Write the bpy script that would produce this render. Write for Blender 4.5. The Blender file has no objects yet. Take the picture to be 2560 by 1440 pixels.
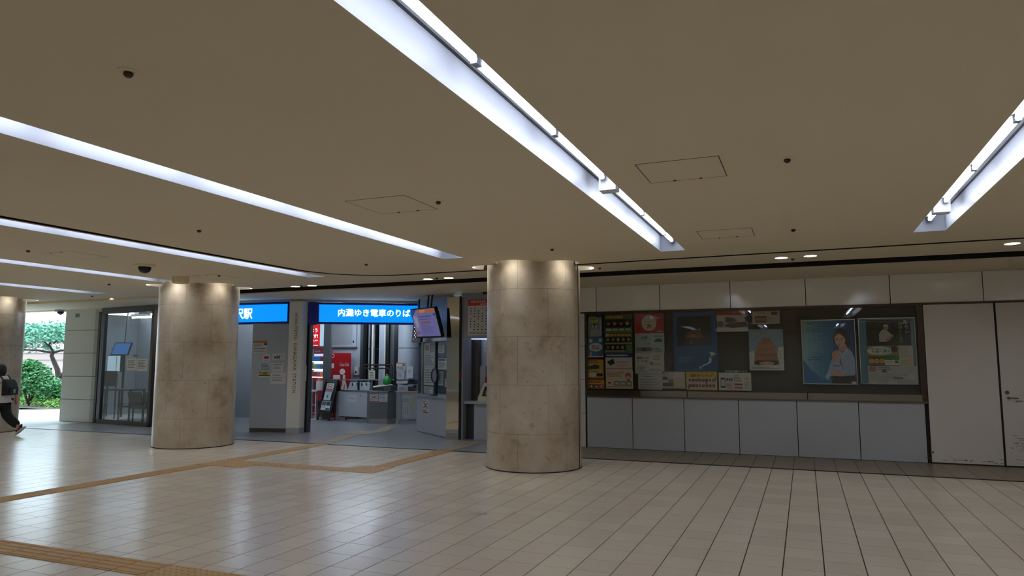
import bpy, bmesh, math, random
from mathutils import Vector, Matrix
from mathutils.geometry import delaunay_2d_cdt

random.seed(7)
scene = bpy.context.scene
COL = scene.collection
R = math.radians


def S(h):
    """sRGB hex -> linear rgb"""
    h = h.lstrip('#')
    o = []
    for i in (0, 2, 4):
        c = int(h[i:i + 2], 16) / 255
        o.append(c / 12.92 if c <= .04045 else ((c + .055) / 1.055) ** 2.4)
    return tuple(o)


# ------------------------------------------------------------------ camera
CAMZ, F_PX = 1.58, 1765.0
PITCH = math.atan((905 - 720) / F_PX)
YAW = R(22.415)
cam_d = bpy.data.cameras.new('camera')
cam = bpy.data.objects.new('camera', cam_d)
COL.objects.link(cam)
cam.location = (0, 0, CAMZ)
cam.rotation_euler = (R(90) + PITCH, 0, YAW)
cam_d.sensor_width = 36
cam_d.lens = F_PX / 2560 * 36
cam_d.clip_start = .05
cam_d.clip_end = 300
scene.camera = cam

# ------------------------------------------------------------------ world, exposure
TUBE_E = 14.0          # fluorescent tubes of the hall
INNER_E = 40.0         # cooler tubes in the station office
SKY_E = 3.8
COLUMN_SPOT_W = 10.0
world = bpy.data.worlds.new('overcast_sky')
scene.world = world
world.use_nodes = True
wn = world.node_tree.nodes
wn['Background'].inputs[0].default_value = (.68, .85, 1.0, 1)
wn['Background'].inputs[1].default_value = SKY_E
vs = scene.view_settings
vs.view_transform = 'Standard'
vs.look = 'None'
vs.gamma = 1
vs.exposure = 0.78
vs.use_curve_mapping = False
scene.cycles.use_denoising = True
scene.cycles.max_bounces = 5
scene.cycles.diffuse_bounces = 4
scene.cycles.use_adaptive_sampling = True
scene.cycles.adaptive_threshold = .03
scene.cycles.glossy_bounces = 4
scene.cycles.transparent_max_bounces = 12
scene.cycles.caustics_reflective = False
scene.cycles.caustics_refractive = False
scene.cycles.sample_clamp_indirect = 6.0

# ------------------------------------------------------------------ materials
MATS = {}


def new_mat(name):
    m = bpy.data.materials.new(name)
    m.use_nodes = True
    return m, m.node_tree.nodes, m.node_tree.links, m.node_tree.nodes['Principled BSDF']


def pm(name, col, rough=.5, metal=0., spec=.5, noise=None, coat=0):
    """plain principled; noise=(scale, amount, col2, detail) mixes a second tone; """
    m, n, l, b = new_mat(name)
    c = S(col) if isinstance(col, str) else col
    b.inputs['Base Color'].default_value = (*c, 1)
    b.inputs['Roughness'].default_value = rough
    b.inputs['Metallic'].default_value = metal
    b.inputs['Specular IOR Level'].default_value = spec
    b.inputs['Coat Weight'].default_value = coat
    if noise:
        sc, amt, c2, det = noise
        g = n.new('ShaderNodeNewGeometry')
        t = n.new('ShaderNodeTexNoise')
        t.inputs['Scale'].default_value = sc
        t.inputs['Detail'].default_value = det
        l.new(g.outputs['Position'], t.inputs['Vector'])
        r = n.new('ShaderNodeMapRange')
        r.inputs['From Min'].default_value = .38
        r.inputs['From Max'].default_value = .68
        r.inputs['To Max'].default_value = amt
        l.new(t.outputs['Fac'], r.inputs['Value'])
        x = n.new('ShaderNodeMix')
        x.data_type = 'RGBA'
        x.inputs[6].default_value = (*c, 1)
        x.inputs[7].default_value = (*S(c2), 1)
        l.new(r.outputs[0], x.inputs[0])
        l.new(x.outputs[2], b.inputs['Base Color'])
    MATS[name] = m
    return m


def em(name, col, e):
    m, n, l, b = new_mat(name)
    c = S(col) if isinstance(col, str) else col
    b.inputs['Base Color'].default_value = (*c, 1)
    b.inputs['Emission Color'].default_value = (*c, 1)
    b.inputs['Emission Strength'].default_value = e
    b.inputs['Roughness'].default_value = .4
    MATS[name] = m
    return m


def glass(name, tint, ior=1.45, rough=.015):
    m, n, l, b = new_mat(name)
    n.remove(b)
    out = n['Material Output']
    tr = n.new('ShaderNodeBsdfTransparent')
    tr.inputs[0].default_value = (*tint, 1)
    gl = n.new('ShaderNodeBsdfGlossy')
    gl.inputs['Roughness'].default_value = rough
    fr = n.new('ShaderNodeFresnel')
    gm = n.new('ShaderNodeNewGeometry')
    io = n.new('ShaderNodeMapRange')            # same reflectance on both faces of the pane
    io.inputs['To Min'].default_value = ior
    io.inputs['To Max'].default_value = 1 / ior
    l.new(gm.outputs['Backfacing'], io.inputs['Value'])
    l.new(io.outputs[0], fr.inputs[0])
    mx = n.new('ShaderNodeMixShader')
    l.new(fr.outputs[0], mx.inputs[0])
    l.new(tr.outputs[0], mx.inputs[1])
    l.new(gl.outputs[0], mx.inputs[2])
    l.new(mx.outputs[0], out.inputs[0])
    MATS[name] = m
    return m


def print_mat(name, emit=0., rough=.45):
    m, n, l, b = new_mat(name)
    a = n.new('ShaderNodeAttribute')
    a.attribute_name = 'Col'
    l.new(a.outputs['Color'], b.inputs['Base Color'])
    b.inputs['Roughness'].default_value = rough
    if emit:
        l.new(a.outputs['Color'], b.inputs['Emission Color'])
        b.inputs['Emission Strength'].default_value = emit
    MATS[name] = m
    return m


TX, TY, TX0, TY0 = .296, .326, -.22, 6.019    # floor tile pitch and phase


def tile_mat(name, c1, c2, c3, rough, px, py, ox, oy, joint=None):
    """glazed tiles: each tile gets its own slight tone from its grid cell; joint = painted fine joints (far floor)"""
    m, n, l, b = new_mat(name)
    g = n.new('ShaderNodeNewGeometry')
    sx = n.new('ShaderNodeSeparateXYZ')
    l.new(g.outputs['Position'], sx.inputs[0])

    def math_(op, a, v):
        k = n.new('ShaderNodeMath')
        k.operation = op
        l.new(a, k.inputs[0])
        if isinstance(v, (int, float)):
            k.inputs[1].default_value = v
        else:
            l.new(v, k.inputs[1])
        return k.outputs[0]
    ux = math_('DIVIDE', math_('SUBTRACT', sx.outputs[0], ox), px)
    uy = math_('DIVIDE', math_('SUBTRACT', sx.outputs[1], oy), py)
    fx, fy = math_('FLOOR', ux, 0), math_('FLOOR', uy, 0)
    cb = n.new('ShaderNodeCombineXYZ')
    l.new(fx, cb.inputs[0])
    l.new(fy, cb.inputs[1])
    wnz = n.new('ShaderNodeTexWhiteNoise')
    wnz.noise_dimensions = '2D'
    l.new(cb.outputs[0], wnz.inputs['Vector'])
    rp = n.new('ShaderNodeValToRGB')
    e = rp.color_ramp.elements
    e[0].color = (*S(c1), 1)
    e[1].color = (*S(c3), 1)
    k = e.new(.5)
    k.color = (*S(c2), 1)
    l.new(wnz.outputs['Value'], rp.inputs[0])
    # scuffs and faint dirt
    t = n.new('ShaderNodeTexNoise')
    t.inputs['Scale'].default_value = 1.7
    t.inputs['Detail'].default_value = 8
    l.new(g.outputs['Position'], t.inputs['Vector'])
    r = n.new('ShaderNodeMapRange')
    r.inputs['From Min'].default_value = .62
    r.inputs['From Max'].default_value = .85
    r.inputs['To Max'].default_value = .05
    l.new(t.outputs['Fac'], r.inputs['Value'])
    x = n.new('ShaderNodeMix')
    x.data_type = 'RGBA'
    x.inputs[7].default_value = (*S('6b6358'), 1)
    l.new(r.outputs[0], x.inputs[0])
    l.new(rp.outputs[0], x.inputs[6])
    last = x.outputs[2]
    if joint:
        jw, jc = joint
        a1 = math_('FRACT', ux, 0)
        a2 = math_('FRACT', uy, 0)
        j = math_('MAXIMUM', math_('LESS_THAN', a1, jw / px), math_('LESS_THAN', a2, jw / py))
        x2 = n.new('ShaderNodeMix')
        x2.data_type = 'RGBA'
        x2.inputs[7].default_value = (*S(jc), 1)
        l.new(j, x2.inputs[0])
        l.new(last, x2.inputs[6])
        last = x2.outputs[2]
    l.new(last, b.inputs['Base Color'])
    b.inputs['Specular IOR Level'].default_value = .38
    t2 = n.new('ShaderNodeMapRange')
    t2.inputs['To Min'].default_value = rough - .05
    t2.inputs['To Max'].default_value = rough + .10
    l.new(t.outputs['Fac'], t2.inputs['Value'])
    b.inputs['Roughness'].default_value = rough
    MATS[name] = m
    return m


M = MATS
pm('plaster', 'ecdec0', .75, noise=(.6, .25, 'e6d7b8', 3))
pm('plaster_white', 'e6e4dc', .6)
pm('strip_white', '868a95', .45)
pm('slot_black', '17130e', .7)
pm('wall_gloss', 'eceae4', .12, noise=(.7, .3, 'e8e5de', 2))
pm('panel_grey', 'b2b9c3', .35, noise=(1.2, .25, 'abb3bd', 3))
pm('joint_dark', '2a2620', .8)
pm('grout', '3f372e', .9)
pm('emergency', 'e8e8ea', .5)
pm('steel', 'b9b6b0', .28, 1)
pm('steel_dark', '6b655c', .35, 1)
pm('mirror_steel', 'd6d2c8', .04, 1)
pm('bronze', '4e4439', .35, .7)
pm('backing', '4a463c', .7, noise=(.8, .4, '3f3b33', 2))
pm('door_white', 'd8d5d2', .5, noise=(3.0, .2, 'd0ccc8', 5))
pm('black', '0c0c0e', .45)
pm('black_gloss', '0a0a0d', .15)
pm('dark_grey', '33373c', .4)
pm('mid_grey', '969ba3', .4)
pm('blue_grey', 'a9b2c0', .45)
pm('frame_grey', '4b5158', .4)
pm('tile_white', 'd3d4d2', .18)
pm('paper', 'd8d8d4', .6)
pm('white_plastic', 'dcdcda', .4)
pm('cream_plastic', 'c9c3a4', .4)
pm('red_plastic', 'a3101a', .35)
pm('orange_plastic', 'd8502c', .4)
pm('green_plastic', '1f8a3a', .35)
pm('blue_plastic', '1766c4', .35)
pm('brown_board', '5c4430', .6)
pm('sign_navy', '0a1c96', .4)
pm('letter_grey', '2e2c2a', .5)
pm('booth_grey', '6c6d70', .35)
pm('steel_sill', '857f76', .3, 1)
pm('skin', 'c08d70', .55)
pm('hair', '0e0b0a', .5)
pm('shirt', 'd8d4cc', .8)
pm('trousers', '0d0d12', .8)
pm('bag', '15151c', .6)
pm('shoe', '3a2c38', .6)
pm('shoe_sole', 'cfc6cc', .6)
pm('tactile', 'b8935f', .55, noise=(2.2, .4, 'aa8654', 4))
pm('tactile_dull', 'a39481', .55, noise=(2.2, .4, '978873', 4))
pm('smudge', 'a79f92', .4)
pm('pavement', 'cfd2d2', .7)
pm('bark', '3a2c26', .85, noise=(6, .5, '241b18', 4))
pm('leaf_shrub', '3f7d42', .6, noise=(3, .6, '2b6038', 3))
pm('leaf_pale', '6fa58c', .6, noise=(2, .6, '4c8566', 3))
pm('leaf_dark', '1f4a34', .6)
pm('leaf_low', '6f9a3a', .6, noise=(5, .6, '4c7d30', 3))
pm('soil', '4a4a38', .9)
pm('house_wall', '9a8880', .8)
pm('house_window', '8b9aa8', .3)
pm('house_roof', '8c8078', .7)
pm('chair_grey', '50564f', .7)
em('tube', (.89, .93, 1.0), TUBE_E)
em('tube_inner', (.72, .86, 1.0), INNER_E)
em('lamp_disc', (1, .95, .86), 9.0)
em('downlight_disc', (1, .97, .92), 45)
em('indicator', (1, .97, .92), 2)
em('sign_blue', (0.0, .28, 1.0), .58)
em('sign_white', (.86, .98, 1.0), 1.1)
em('sign_pale', (.0, .16, .62), .5)
em('screen_blue', (.05, .16, .42), .35)
em('board_lit', (.45, .62, .72), .35)
em('banner_red', (.62, .01, .02), .3)
em('banner_text', (1, .96, .95), .9)
em('vend_light', (.55, .66, 1.0), .6)
glass('glass_window', (.93, .93, .91), 1.5)
glass('glass_clear', (.93, .96, .97), 1.45)
glass('glass_dark', (.35, .42, .46), 1.5)
print_mat('print')
print_mat('screen', .18)
print_mat('drinks', .3)
tile_mat('floor_tile', 'd2cbbb', 'cec5b6', 'ccbfb1', .24, TX, TY, TX0, TY0)
tile_mat('border_tile', '8d8272', '867b6b', '8a7d6e', .35, TX, 1.45, TX0, 11.5)
tile_mat('inner_tile', '8b8f98', '868a92', '8f9196', .28, TX, .30, TX0, 11.5, (.006, '5b5c60'))


def stone_mat():
    m, n, l, b = new_mat('limestone')
    g = n.new('ShaderNodeNewGeometry')
    mp = n.new('ShaderNodeMapping')
    mp.inputs['Scale'].default_value = (1, 1, .9)
    l.new(g.outputs['Position'], mp.inputs[0])
    t = n.new('ShaderNodeTexNoise')
    t.inputs['Scale'].default_value = 2.1
    t.inputs['Detail'].default_value = 9
    t.inputs['Roughness'].default_value = .62
    t.inputs['Distortion'].default_value = .25
    l.new(mp.outputs[0], t.inputs['Vector'])
    rp = n.new('ShaderNodeValToRGB')
    e = rp.color_ramp.elements
    e[0].position, e[0].color = .30, (*S('9a8a74'), 1)
    e[1].position, e[1].color = .72, (*S('cbc2b0'), 1)
    k = e.new(.48)
    k.color = (*S('b9ab97'), 1)
    l.new(t.outputs['Fac'], rp.inputs[0])
    # pits and fossils
    v = n.new('ShaderNodeTexNoise')
    v.inputs['Scale'].default_value = 14
    v.inputs['Detail'].default_value = 4
    l.new(mp.outputs[0], v.inputs['Vector'])
    r = n.new('ShaderNodeMapRange')
    r.inputs['From Min'].default_value = .62
    r.inputs['From Max'].default_value = .74
    r.inputs['To Max'].default_value = .5
    l.new(v.outputs['Fac'], r.inputs['Value'])
    x = n.new('ShaderNodeMix')
    x.data_type = 'RGBA'
    x.inputs[7].default_value = (*S('7d6650'), 1)
    l.new(r.outputs[0], x.inputs[0])
    l.new(rp.outputs[0], x.inputs[6])
    l.new(x.outputs[2], b.inputs['Base Color'])
    b.inputs['Roughness'].default_value = .33
    MATS['limestone'] = m


stone_mat()


# ------------------------------------------------------------------ mesh helpers
class MB:
    def __init__(s):
        s.v, s.f, s.m, s.c = [], [], [], []

    def add(s, vs, fs, mi=0, col=None):
        o = len(s.v)
        s.v += [tuple(p) for p in vs]
        for f in fs:
            s.f.append([o + i for i in f])
            s.m.append(mi)
            s.c.append(col or (1, 1, 1))
        return s

    def box(s, x0, x1, y0, y1, z0, z1, mi=0, col=None):
        vs = [(x, y, z) for z in (z0, z1) for x, y in ((x0, y0), (x1, y0), (x1, y1), (x0, y1))]
        return s.add(vs, [(3, 2, 1, 0), (4, 5, 6, 7), (0, 1, 5, 4), (1, 2, 6, 5), (2, 3, 7, 6), (3, 0, 4, 7)], mi, col)

    def prism(s, poly, z0, z1, mi=0, col=None):
        n = len(poly)
        vs = [(x, y, z0) for x, y in poly] + [(x, y, z1) for x, y in poly]
        fs = [tuple(range(n - 1, -1, -1)), tuple(range(n, 2 * n))]
        fs += [(i, (i + 1) % n, n + (i + 1) % n, n + i) for i in range(n)]
        return s.add(vs, fs, mi, col)

    def slab(s, o, u, v, w, h, n, d, mi=0, col=None):
        """box with corner o, spans u*w, v*h, extruded -n*d (front face at o plane)"""
        o, u, v, n = Vector(o), Vector(u), Vector(v), Vector(n)
        a = [o, o + u * w, o + u * w + v * h, o + v * h]
        b = [p - n * d for p in a]
        return s.add(a + b, [(0, 1, 2, 3), (7, 6, 5, 4), (4, 5, 1, 0), (5, 6, 2, 1), (6, 7, 3, 2), (7, 4, 0, 3)], mi, col)

    def lathe(s, prof, c=(0, 0, 0), n=20, mi=0, cap=True, a0=0, a1=2 * math.pi):
        c = Vector(c)
        full = abs(a1 - a0 - 2 * math.pi) < 1e-6
        k = n if full else n + 1
        vs = []
        for r, z in prof:
            for i in range(k):
                a = a0 + (a1 - a0) * i / n
                vs.append((c.x + r * math.cos(a), c.y + r * math.sin(a), c.z + z))
        fs = []
        for j in range(len(prof) - 1):
            for i in range(n if full else n):
                i2 = (i + 1) % k
                fs.append((j * k + i, j * k + i2, (j + 1) * k + i2, (j + 1) * k + i))
        if cap and full:
            if prof[0][0] > 1e-5:
                fs.append(tuple(range(k - 1, -1, -1)))
            if prof[-1][0] > 1e-5:
                q = (len(prof) - 1) * k
                fs.append(tuple(range(q, q + k)))
        return s.add(vs, fs, mi)

    def tube(s, pts, r, n=8, mi=0, cap=True):
        pts = [Vector(p) for p in pts]
        rr = r if isinstance(r, (list, tuple)) else [r] * len(pts)
        vs, fs = [], []
        prev = None
        for i, p in enumerate(pts):
            d = (pts[min(i + 1, len(pts) - 1)] - pts[max(i - 1, 0)]).normalized()
            a = Vector((0, 0, 1)) if abs(d.z) < .9 else Vector((1, 0, 0))
            if prev is not None:
                a = prev
            x = (a - d * a.dot(d)).normalized()
            prev = x
            y = d.cross(x)
            for k in range(n):
                t = 2 * math.pi * k / n
                vs.append(p + (x * math.cos(t) + y * math.sin(t)) * rr[i])
        for i in range(len(pts) - 1):
            for k in range(n):
                k2 = (k + 1) % n
                fs.append((i * n + k, i * n + k2, (i + 1) * n + k2, (i + 1) * n + k))
        if cap:
            fs.append(tuple(range(n - 1, -1, -1)))
            q = (len(pts) - 1) * n
            fs.append(tuple(range(q, q + n)))
        return s.add(vs, fs, mi)

    def mesh(s, name, mats, smooth=False, color=False):
        me = bpy.data.meshes.new(name)
        me.from_pydata(s.v, [], s.f)
        for m in (mats if isinstance(mats, (list, tuple)) else [mats]):
            me.materials.append(MATS[m])
        me.polygons.foreach_set('material_index', s.m)
        if color:
            at = me.color_attributes.new('Col', 'FLOAT_COLOR', 'CORNER')
            buf = []
            for p, c in zip(me.polygons, s.c):
                for _ in range(p.loop_total):
                    buf += [c[0], c[1], c[2], 1.0]
            at.data.foreach_set('color', buf)
        if smooth:
            me.polygons.foreach_set('use_smooth', [True] * len(me.polygons))
            try:
                me.set_sharp_from_angle(angle=R(40))
            except Exception:
                pass
        me.update()
        return me

    def split(s, name, mats, parent=None, smooth=False, local=False):
        """one object for each loose piece"""
        uf = list(range(len(s.v)))

        def fd(i):
            while uf[i] != i:
                uf[i] = uf[uf[i]]
                i = uf[i]
            return i
        for f in s.f:
            for q in f[1:]:
                uf[fd(q)] = fd(f[0])
        gr = {}
        for f, m in zip(s.f, s.m):
            gr.setdefault(fd(f[0]), []).append((f, m))
        for fs in gr.values():
            b = MB()
            ids = sorted({i for f, _ in fs for i in f})
            mp = {i: k for k, i in enumerate(ids)}
            b.v = [s.v[i] for i in ids]
            b.f = [[mp[i] for i in f] for f, _ in fs]
            b.m = [m for _, m in fs]
            b.c = [(1, 1, 1)] * len(fs)
            b.build(name, mats, parent, smooth, False, local)

    def build(s, name, mats, parent=None, smooth=False, color=False, local=False):
        me = s.mesh(name, mats, smooth, color)
        return place(name, me, parent, local)


def place(name, me, parent=None, local=False):
    o = bpy.data.objects.new(name, me)
    COL.objects.link(o)
    if parent is not None:
        o.parent = parent
        if not local:
            o.matrix_parent_inverse = parent.matrix_basis.inverted()
    return o


def tag(o, label=None, cat=None, group=None, kind=None):
    if label:
        o['label'] = label
    if cat:
        o['category'] = cat
    if group:
        o['group'] = group
    if kind:
        o['kind'] = kind
    return o


def thing(name, label, cat, loc=(0, 0, 0), rz=0, group=None, kind=None):
    o = bpy.data.objects.new(name, None)
    COL.objects.link(o)
    o.location = loc
    o.rotation_euler = (0, 0, rz)
    o.empty_display_size = .1
    o.matrix_basis = Matrix.Translation(loc) @ Matrix.Rotation(rz, 4, 'Z')
    return tag(o, label, cat, group, kind)


def dup(root, loc, rz=0, label=None):
    r = root.copy()
    COL.objects.link(r)
    r.location = loc
    r.rotation_euler = (0, 0, rz)
    if label:
        r['label'] = label
    for ch in list(root.children):
        c = ch.copy()
        COL.objects.link(c)
        c.parent = r
        for g in ch.children:
            d = g.copy()
            COL.objects.link(d)
            d.parent = c
    return r


def struct(o):
    o['kind'] = 'structure'
    return o


# ---- text as polygons
def text_polys(body, size=1., bold=0., align='LEFT'):
    cu = bpy.data.curves.new('t', 'FONT')
    cu.body = body
    cu.size = size
    cu.align_x = align
    cu.offset = bold * size
    cu.resolution_u = 2
    ob = bpy.data.objects.new('t', cu)
    COL.objects.link(ob)
    dg = bpy.context.evaluated_depsgraph_get()
    ev = ob.evaluated_get(dg)
    me = ev.to_mesh()
    vs = [v.co.copy() for v in me.vertices]
    fs = [tuple(p.vertices) for p in me.polygons]
    ev.to_mesh_clear()
    bpy.data.objects.remove(ob)
    bpy.data.curves.remove(cu)
    return vs, fs


def glyphs(body, size, bold=0.):
    """each character of a line as its own polygons, in line position"""
    out, x = [], 0.
    for i, ch in enumerate(body):
        if ch != ' ':
            v, f = text_polys(ch, size, bold)
            if i:
                a, _ = text_polys(body[:i] + '|', size, 0)
                b, _ = text_polys('|', size, 0)
                x = max(p.x for p in a) - max(p.x for p in b)
            out.append((ch, ([Vector((p.x + x, p.y, 0)) for p in v], f)))
    return out


class Frame:
    """a flat plane in the place: origin, u to the right as seen by its viewer, v up, n towards its viewer"""

    def __init__(s, o, u, v=(0, 0, 1)):
        s.o, s.u, s.v = Vector(o), Vector(u).normalized(), Vector(v).normalized()
        s.n = s.u.cross(s.v).normalized()

    def P(s, a, b, d=0):
        return s.o + s.u * a + s.v * b + s.n * d


def circle(cx, cy, rx, ry=None, n=20, a0=0, a1=360):
    ry = rx if ry is None else ry
    k = n + (0 if a1 - a0 == 360 else 1)
    return [(cx + rx * math.cos(R(a0 + (a1 - a0) * i / n)), cy + ry * math.sin(R(a0 + (a1 - a0) * i / n))) for i in range(k)]


def poster(name, fr, a0, a1, b0, b1, base, items=(), label='', cat='poster', group=None, parent=None,
           thick=.002, mat='print', border=None, off=0., seed=1):
    """flat printed sheet. items in sheet units: x 0..1 left-right, y 0..1 top-down.
    r rect, c ellipse, p polygon, t text, l lines of small print, g grid of rects"""
    rnd = random.Random(seed + int(a0 * 997) + int(b0 * 331))
    mb = MB()
    w, h = a1 - a0, b1 - b0
    mb.slab(fr.P(a0, b0, off + thick), fr.u, fr.v, w, h, fr.n, thick, 0, S(base))
    lay = [off + thick]

    def poly(pts, col):
        vs = [fr.P(a0 + x * w, b1 - y * h, lay[0]) for x, y in pts]
        # keep counter-clockwise seen from n
        ar = sum((pts[i][0] * w) * (-(pts[(i + 1) % len(pts)][1]) * h) - (pts[(i + 1) % len(pts)][0] * w) * (-pts[i][1] * h) for i in range(len(pts)))
        idx = list(range(len(pts)))
        if ar < 0:
            idx.reverse()
        mb.add(vs, [tuple(idx)], 0, S(col))

    for it in items:
        lay[0] += .00035
        k = it[0]
        if k == 'r':
            _, x0, y0, x1, y1, c = it
            poly([(x0, y0), (x1, y0), (x1, y1), (x0, y1)], c)
        elif k == 'c':
            _, cx, cy, rx, ry, c = it
            poly(circle(cx, cy, rx, ry), c)
        elif k == 'p':
            poly(it[1], it[2])
        elif k == 't':
            _, x, y, sz, body, c = it[:6]
            al = it[6] if len(it) > 6 else 'LEFT'
            bo = it[7] if len(it) > 7 else .012
            vs, fs = text_polys(body, sz * h, bo, al)
            mb.add([fr.P(a0 + x * w + q.x, b1 - y * h + q.y, lay[0]) for q in vs], fs, 0, S(c))
        elif k == 'l':
            _, x0, y0, x1, y1, n, c = it
            for i in range(n):
                yy = y0 + (y1 - y0) * (i + .2) / n
                hh = (y1 - y0) / n * .45
                xe = x0 + (x1 - x0) * rnd.uniform(.6, 1)
                x = x0
                while x < xe - .01:
                    x2 = min(xe, x + rnd.uniform(.05, .22) * (x1 - x0) + .01)
                    poly([(x, yy), (x2, yy), (x2, yy + hh), (x, yy + hh)], c)
                    x = x2 + .012
        elif k == 'g':
            _, x0, y0, x1, y1, nx, ny, fill, cols = it
            for i in range(nx):
                for j in range(ny):
                    cw, ch = (x1 - x0) / nx, (y1 - y0) / ny
                    xx, yy = x0 + i * cw + cw * (1 - fill) / 2, y0 + j * ch + ch * (1 - fill) / 2
                    poly([(xx, yy), (xx + cw * fill, yy), (xx + cw * fill, yy + ch * fill), (xx, yy + ch * fill)], cols[rnd.randrange(len(cols))])
    o = mb.build(name, mat, parent, color=True)
    if parent is None:
        tag(o, label, cat, group)
    return o


# ================================================================== STRUCTURE
ZC, ZS = 3.05, 3.0            # hall ceiling, soffit before the station front
YT = 11.45                    # threshold of the fire shutter
YW = 12.95                    # wall with the poster window
COLUMNS = [(-3.885, 10.30), (-10.92, 10.42), (-17.5, 10.5)]
RC = .725
XL, XR, YB = -26., 7., -9.    # hall extents

# ---------------- floor
floor = MB().box(-40, XR + .2, YB - .2, 19.2, -.2, -.012).build('floor', 'grout')
struct(floor)
tiles = []
ix0, ix1 = int((XL - TX0) / TX) - 1, int((XR - TX0) / TX)
iy0, iy1 = int((YB - TY0) / TY), int((YT - .05 - TY0) / TY)
for i in range(ix0, ix1 + 1):
    for j in range(iy0, iy1 + 1):
        x0, y0 = TX0 + i * TX, TY0 + j * TY
        tiles.append((x0 + .0045, x0 + TX - .0045, y0 + .0022, min(y0 + TY - .002, YT - .045)))
cy_, sy_ = math.cos(YAW), math.sin(YAW)


def view(x, y):
    d = -x * sy_ + y * cy_
    s = x * cy_ + y * sy_
    return d, s


near = []
for t in tiles:
    x, y = (t[0] + t[1]) / 2, (t[2] + t[3]) / 2
    d, s = view(x, y)
    vis = d > 1 and abs(s / d) < 1296 / F_PX and CAMZ * F_PX / max(d, .1) < 545 + 20
    hid = any((x - a) ** 2 + (y - b) ** 2 < RC ** 2 for a, b in COLUMNS)
    near.append((d if vis and not hid else 999, t))
near.sort(key=lambda q: q[0])
cache = {}
for d, t in near[:300]:
    w, h = round(t[1] - t[0], 4), round(t[3] - t[2], 4)
    if (w, h) not in cache:
        cache[(w, h)] = MB().box(-w / 2, w / 2, -h / 2, h / 2, -.012, 0).mesh('floor_tile', 'floor_tile')
    o = place('floor_tile', cache[(w, h)], floor, True)
    o.location = ((t[0] + t[1]) / 2, (t[2] + t[3]) / 2, 0)
far = MB()
for d, t in near[300:]:
    far.box(t[0], t[1], t[2], t[3], -.012, 0)
tag(far.build('floor_tiles', 'floor_tile', floor), kind='stuff')
# threshold channel
struct(MB().box(XL, XR, YT - .035, YT + .035, -.03, .003).build('trim_1', 'slot_black'))
# darker border tiles along the wall
bcache = MB().box(-TX / 2 + .003, TX / 2 - .003, -.725, .725, -.012, 0).mesh('border_tile', 'border_tile')
for i in range(-15, 13):
    o = place('border_tile', bcache, floor, True)
    o.location = (TX0 + i * TX + TX / 2, YT + .05 + .725, 0)
MB().box(-17.6, TX0 - 15 * TX - .003, YT + .04, 19.2, -.012, 0).build('inner_floor', 'inner_tile', floor)
MB().box(XL, -17.6, YT + .04, 16.35, -.012, 0).build('outer_paving', 'pavement', floor)

# worn smudges on the tiles
for sx_, sy_s, sr in ((-6.9, 7.9, .10), (-6.0, 5.75, .12), (-5.75, 5.85, .07), (-3.2, 6.9, .16), (-2.9, 7.1, .10), (.1, 5.62, .03)):
    pl = [(sx_ + sr * random.uniform(.5, 1.3) * math.cos(k * .7), sy_s + .35 * sr * random.uniform(.5, 1.3) * math.sin(k * .7), .0006) for k in range(9)]
    MB().add(pl, [tuple(range(9))]).build('smudge', 'smudge', floor)

# tactile guide tiles
TT = .3


def bar_tile():
    m = MB().box(-.148, .148, -.148, .148, 0, .004)
    for k in range(4):
        x = -.1125 + .075 * k
        m.add([(x - .018, -.138, .004), (x + .018, -.138, .004), (x + .018, .138, .004), (x - .018, .138, .004),
               (x - .011, -.130, .0095), (x + .011, -.130, .0095), (x + .011, .130, .0095), (x - .011, .130, .0095)],
              [(4, 5, 6, 7), (0, 1, 5, 4), (1, 2, 6, 5), (2, 3, 7, 6), (3, 0, 4, 7)])
    return m.mesh('tactile_bar_tile', 'tactile')


def dot_tile():
    m = MB().box(-.148, .148, -.148, .148, 0, .004)
    for i in range(5):
        for j in range(5):
            m.lathe([(.012, .004), (.006, .009)], (-.118 + .059 * i, -.118 + .059 * j, 0), 6)
    return m.mesh('tactile_dot_tile', 'tactile')


BT, DT = bar_tile(), dot_tile()


BT2, DT2 = BT.copy(), DT.copy()
for m_ in (BT2, DT2):
    m_.materials[0] = MATS['tactile_dull']


def tact(me, x, y, rz=0):
    if y > YT:
        me = BT2 if me == BT else DT2
    o = place(me.name.split('.')[0], me, floor, True)
    o.location = (x, y, .0005)
    o.rotation_euler = (0, 0, rz)


def line(x0, y0, x1, y1, me, rz, skip=()):
    n = max(1, round(math.hypot(x1 - x0, y1 - y0) / TT))
    for k in range(n + 1):
        x, y = x0 + (x1 - x0) * k / max(n, 1), y0 + (y1 - y0) * k / max(n, 1)
        tact(me, x, y, rz)


line(-8.62, 1.36, -8.62, 8.26, BT, 0)                     # long path from the hall
for i in range(3):
    for j in range(2):
        tact(DT, -8.62 + .3 * i, 8.59 + .3 * j)             # junction field
line(-8.62, 9.20, -8.70, 11.30, BT, 0)
line(-7.71, 8.89, -6.51, 8.89, DT, 0)                        # branch to the ticket machine
for i in range(2):
    for j in range(2):
        tact(DT, -6.21 + .3 * i, 8.89 + .3 * j)
line(-5.98, 9.50, -6.02, 11.30, BT, 0)
line(-6.04, 11.66, -6.06, 12.56, BT, 0)
for i in range(3):
    tact(DT, -6.36 + .3 * i, 12.87)
line(-8.78, 11.66, -9.2, 13.2, BT, 0)
for i in range(2):
    for j in range(2):
        tact(DT, -9.4 + .3 * i, 13.5 + .3 * j)
line(-9.1, 14.1, -9.5, 15.2, BT, R(20))
line(-9.4, 4.125, -4.80, 4.125, BT, R(90))                   # path in the foreground
for i in range(3):
    tact(DT, -4.49 + .3 * i, 4.125)
    tact(DT, -4.49 + .3 * i, 3.825)

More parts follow.
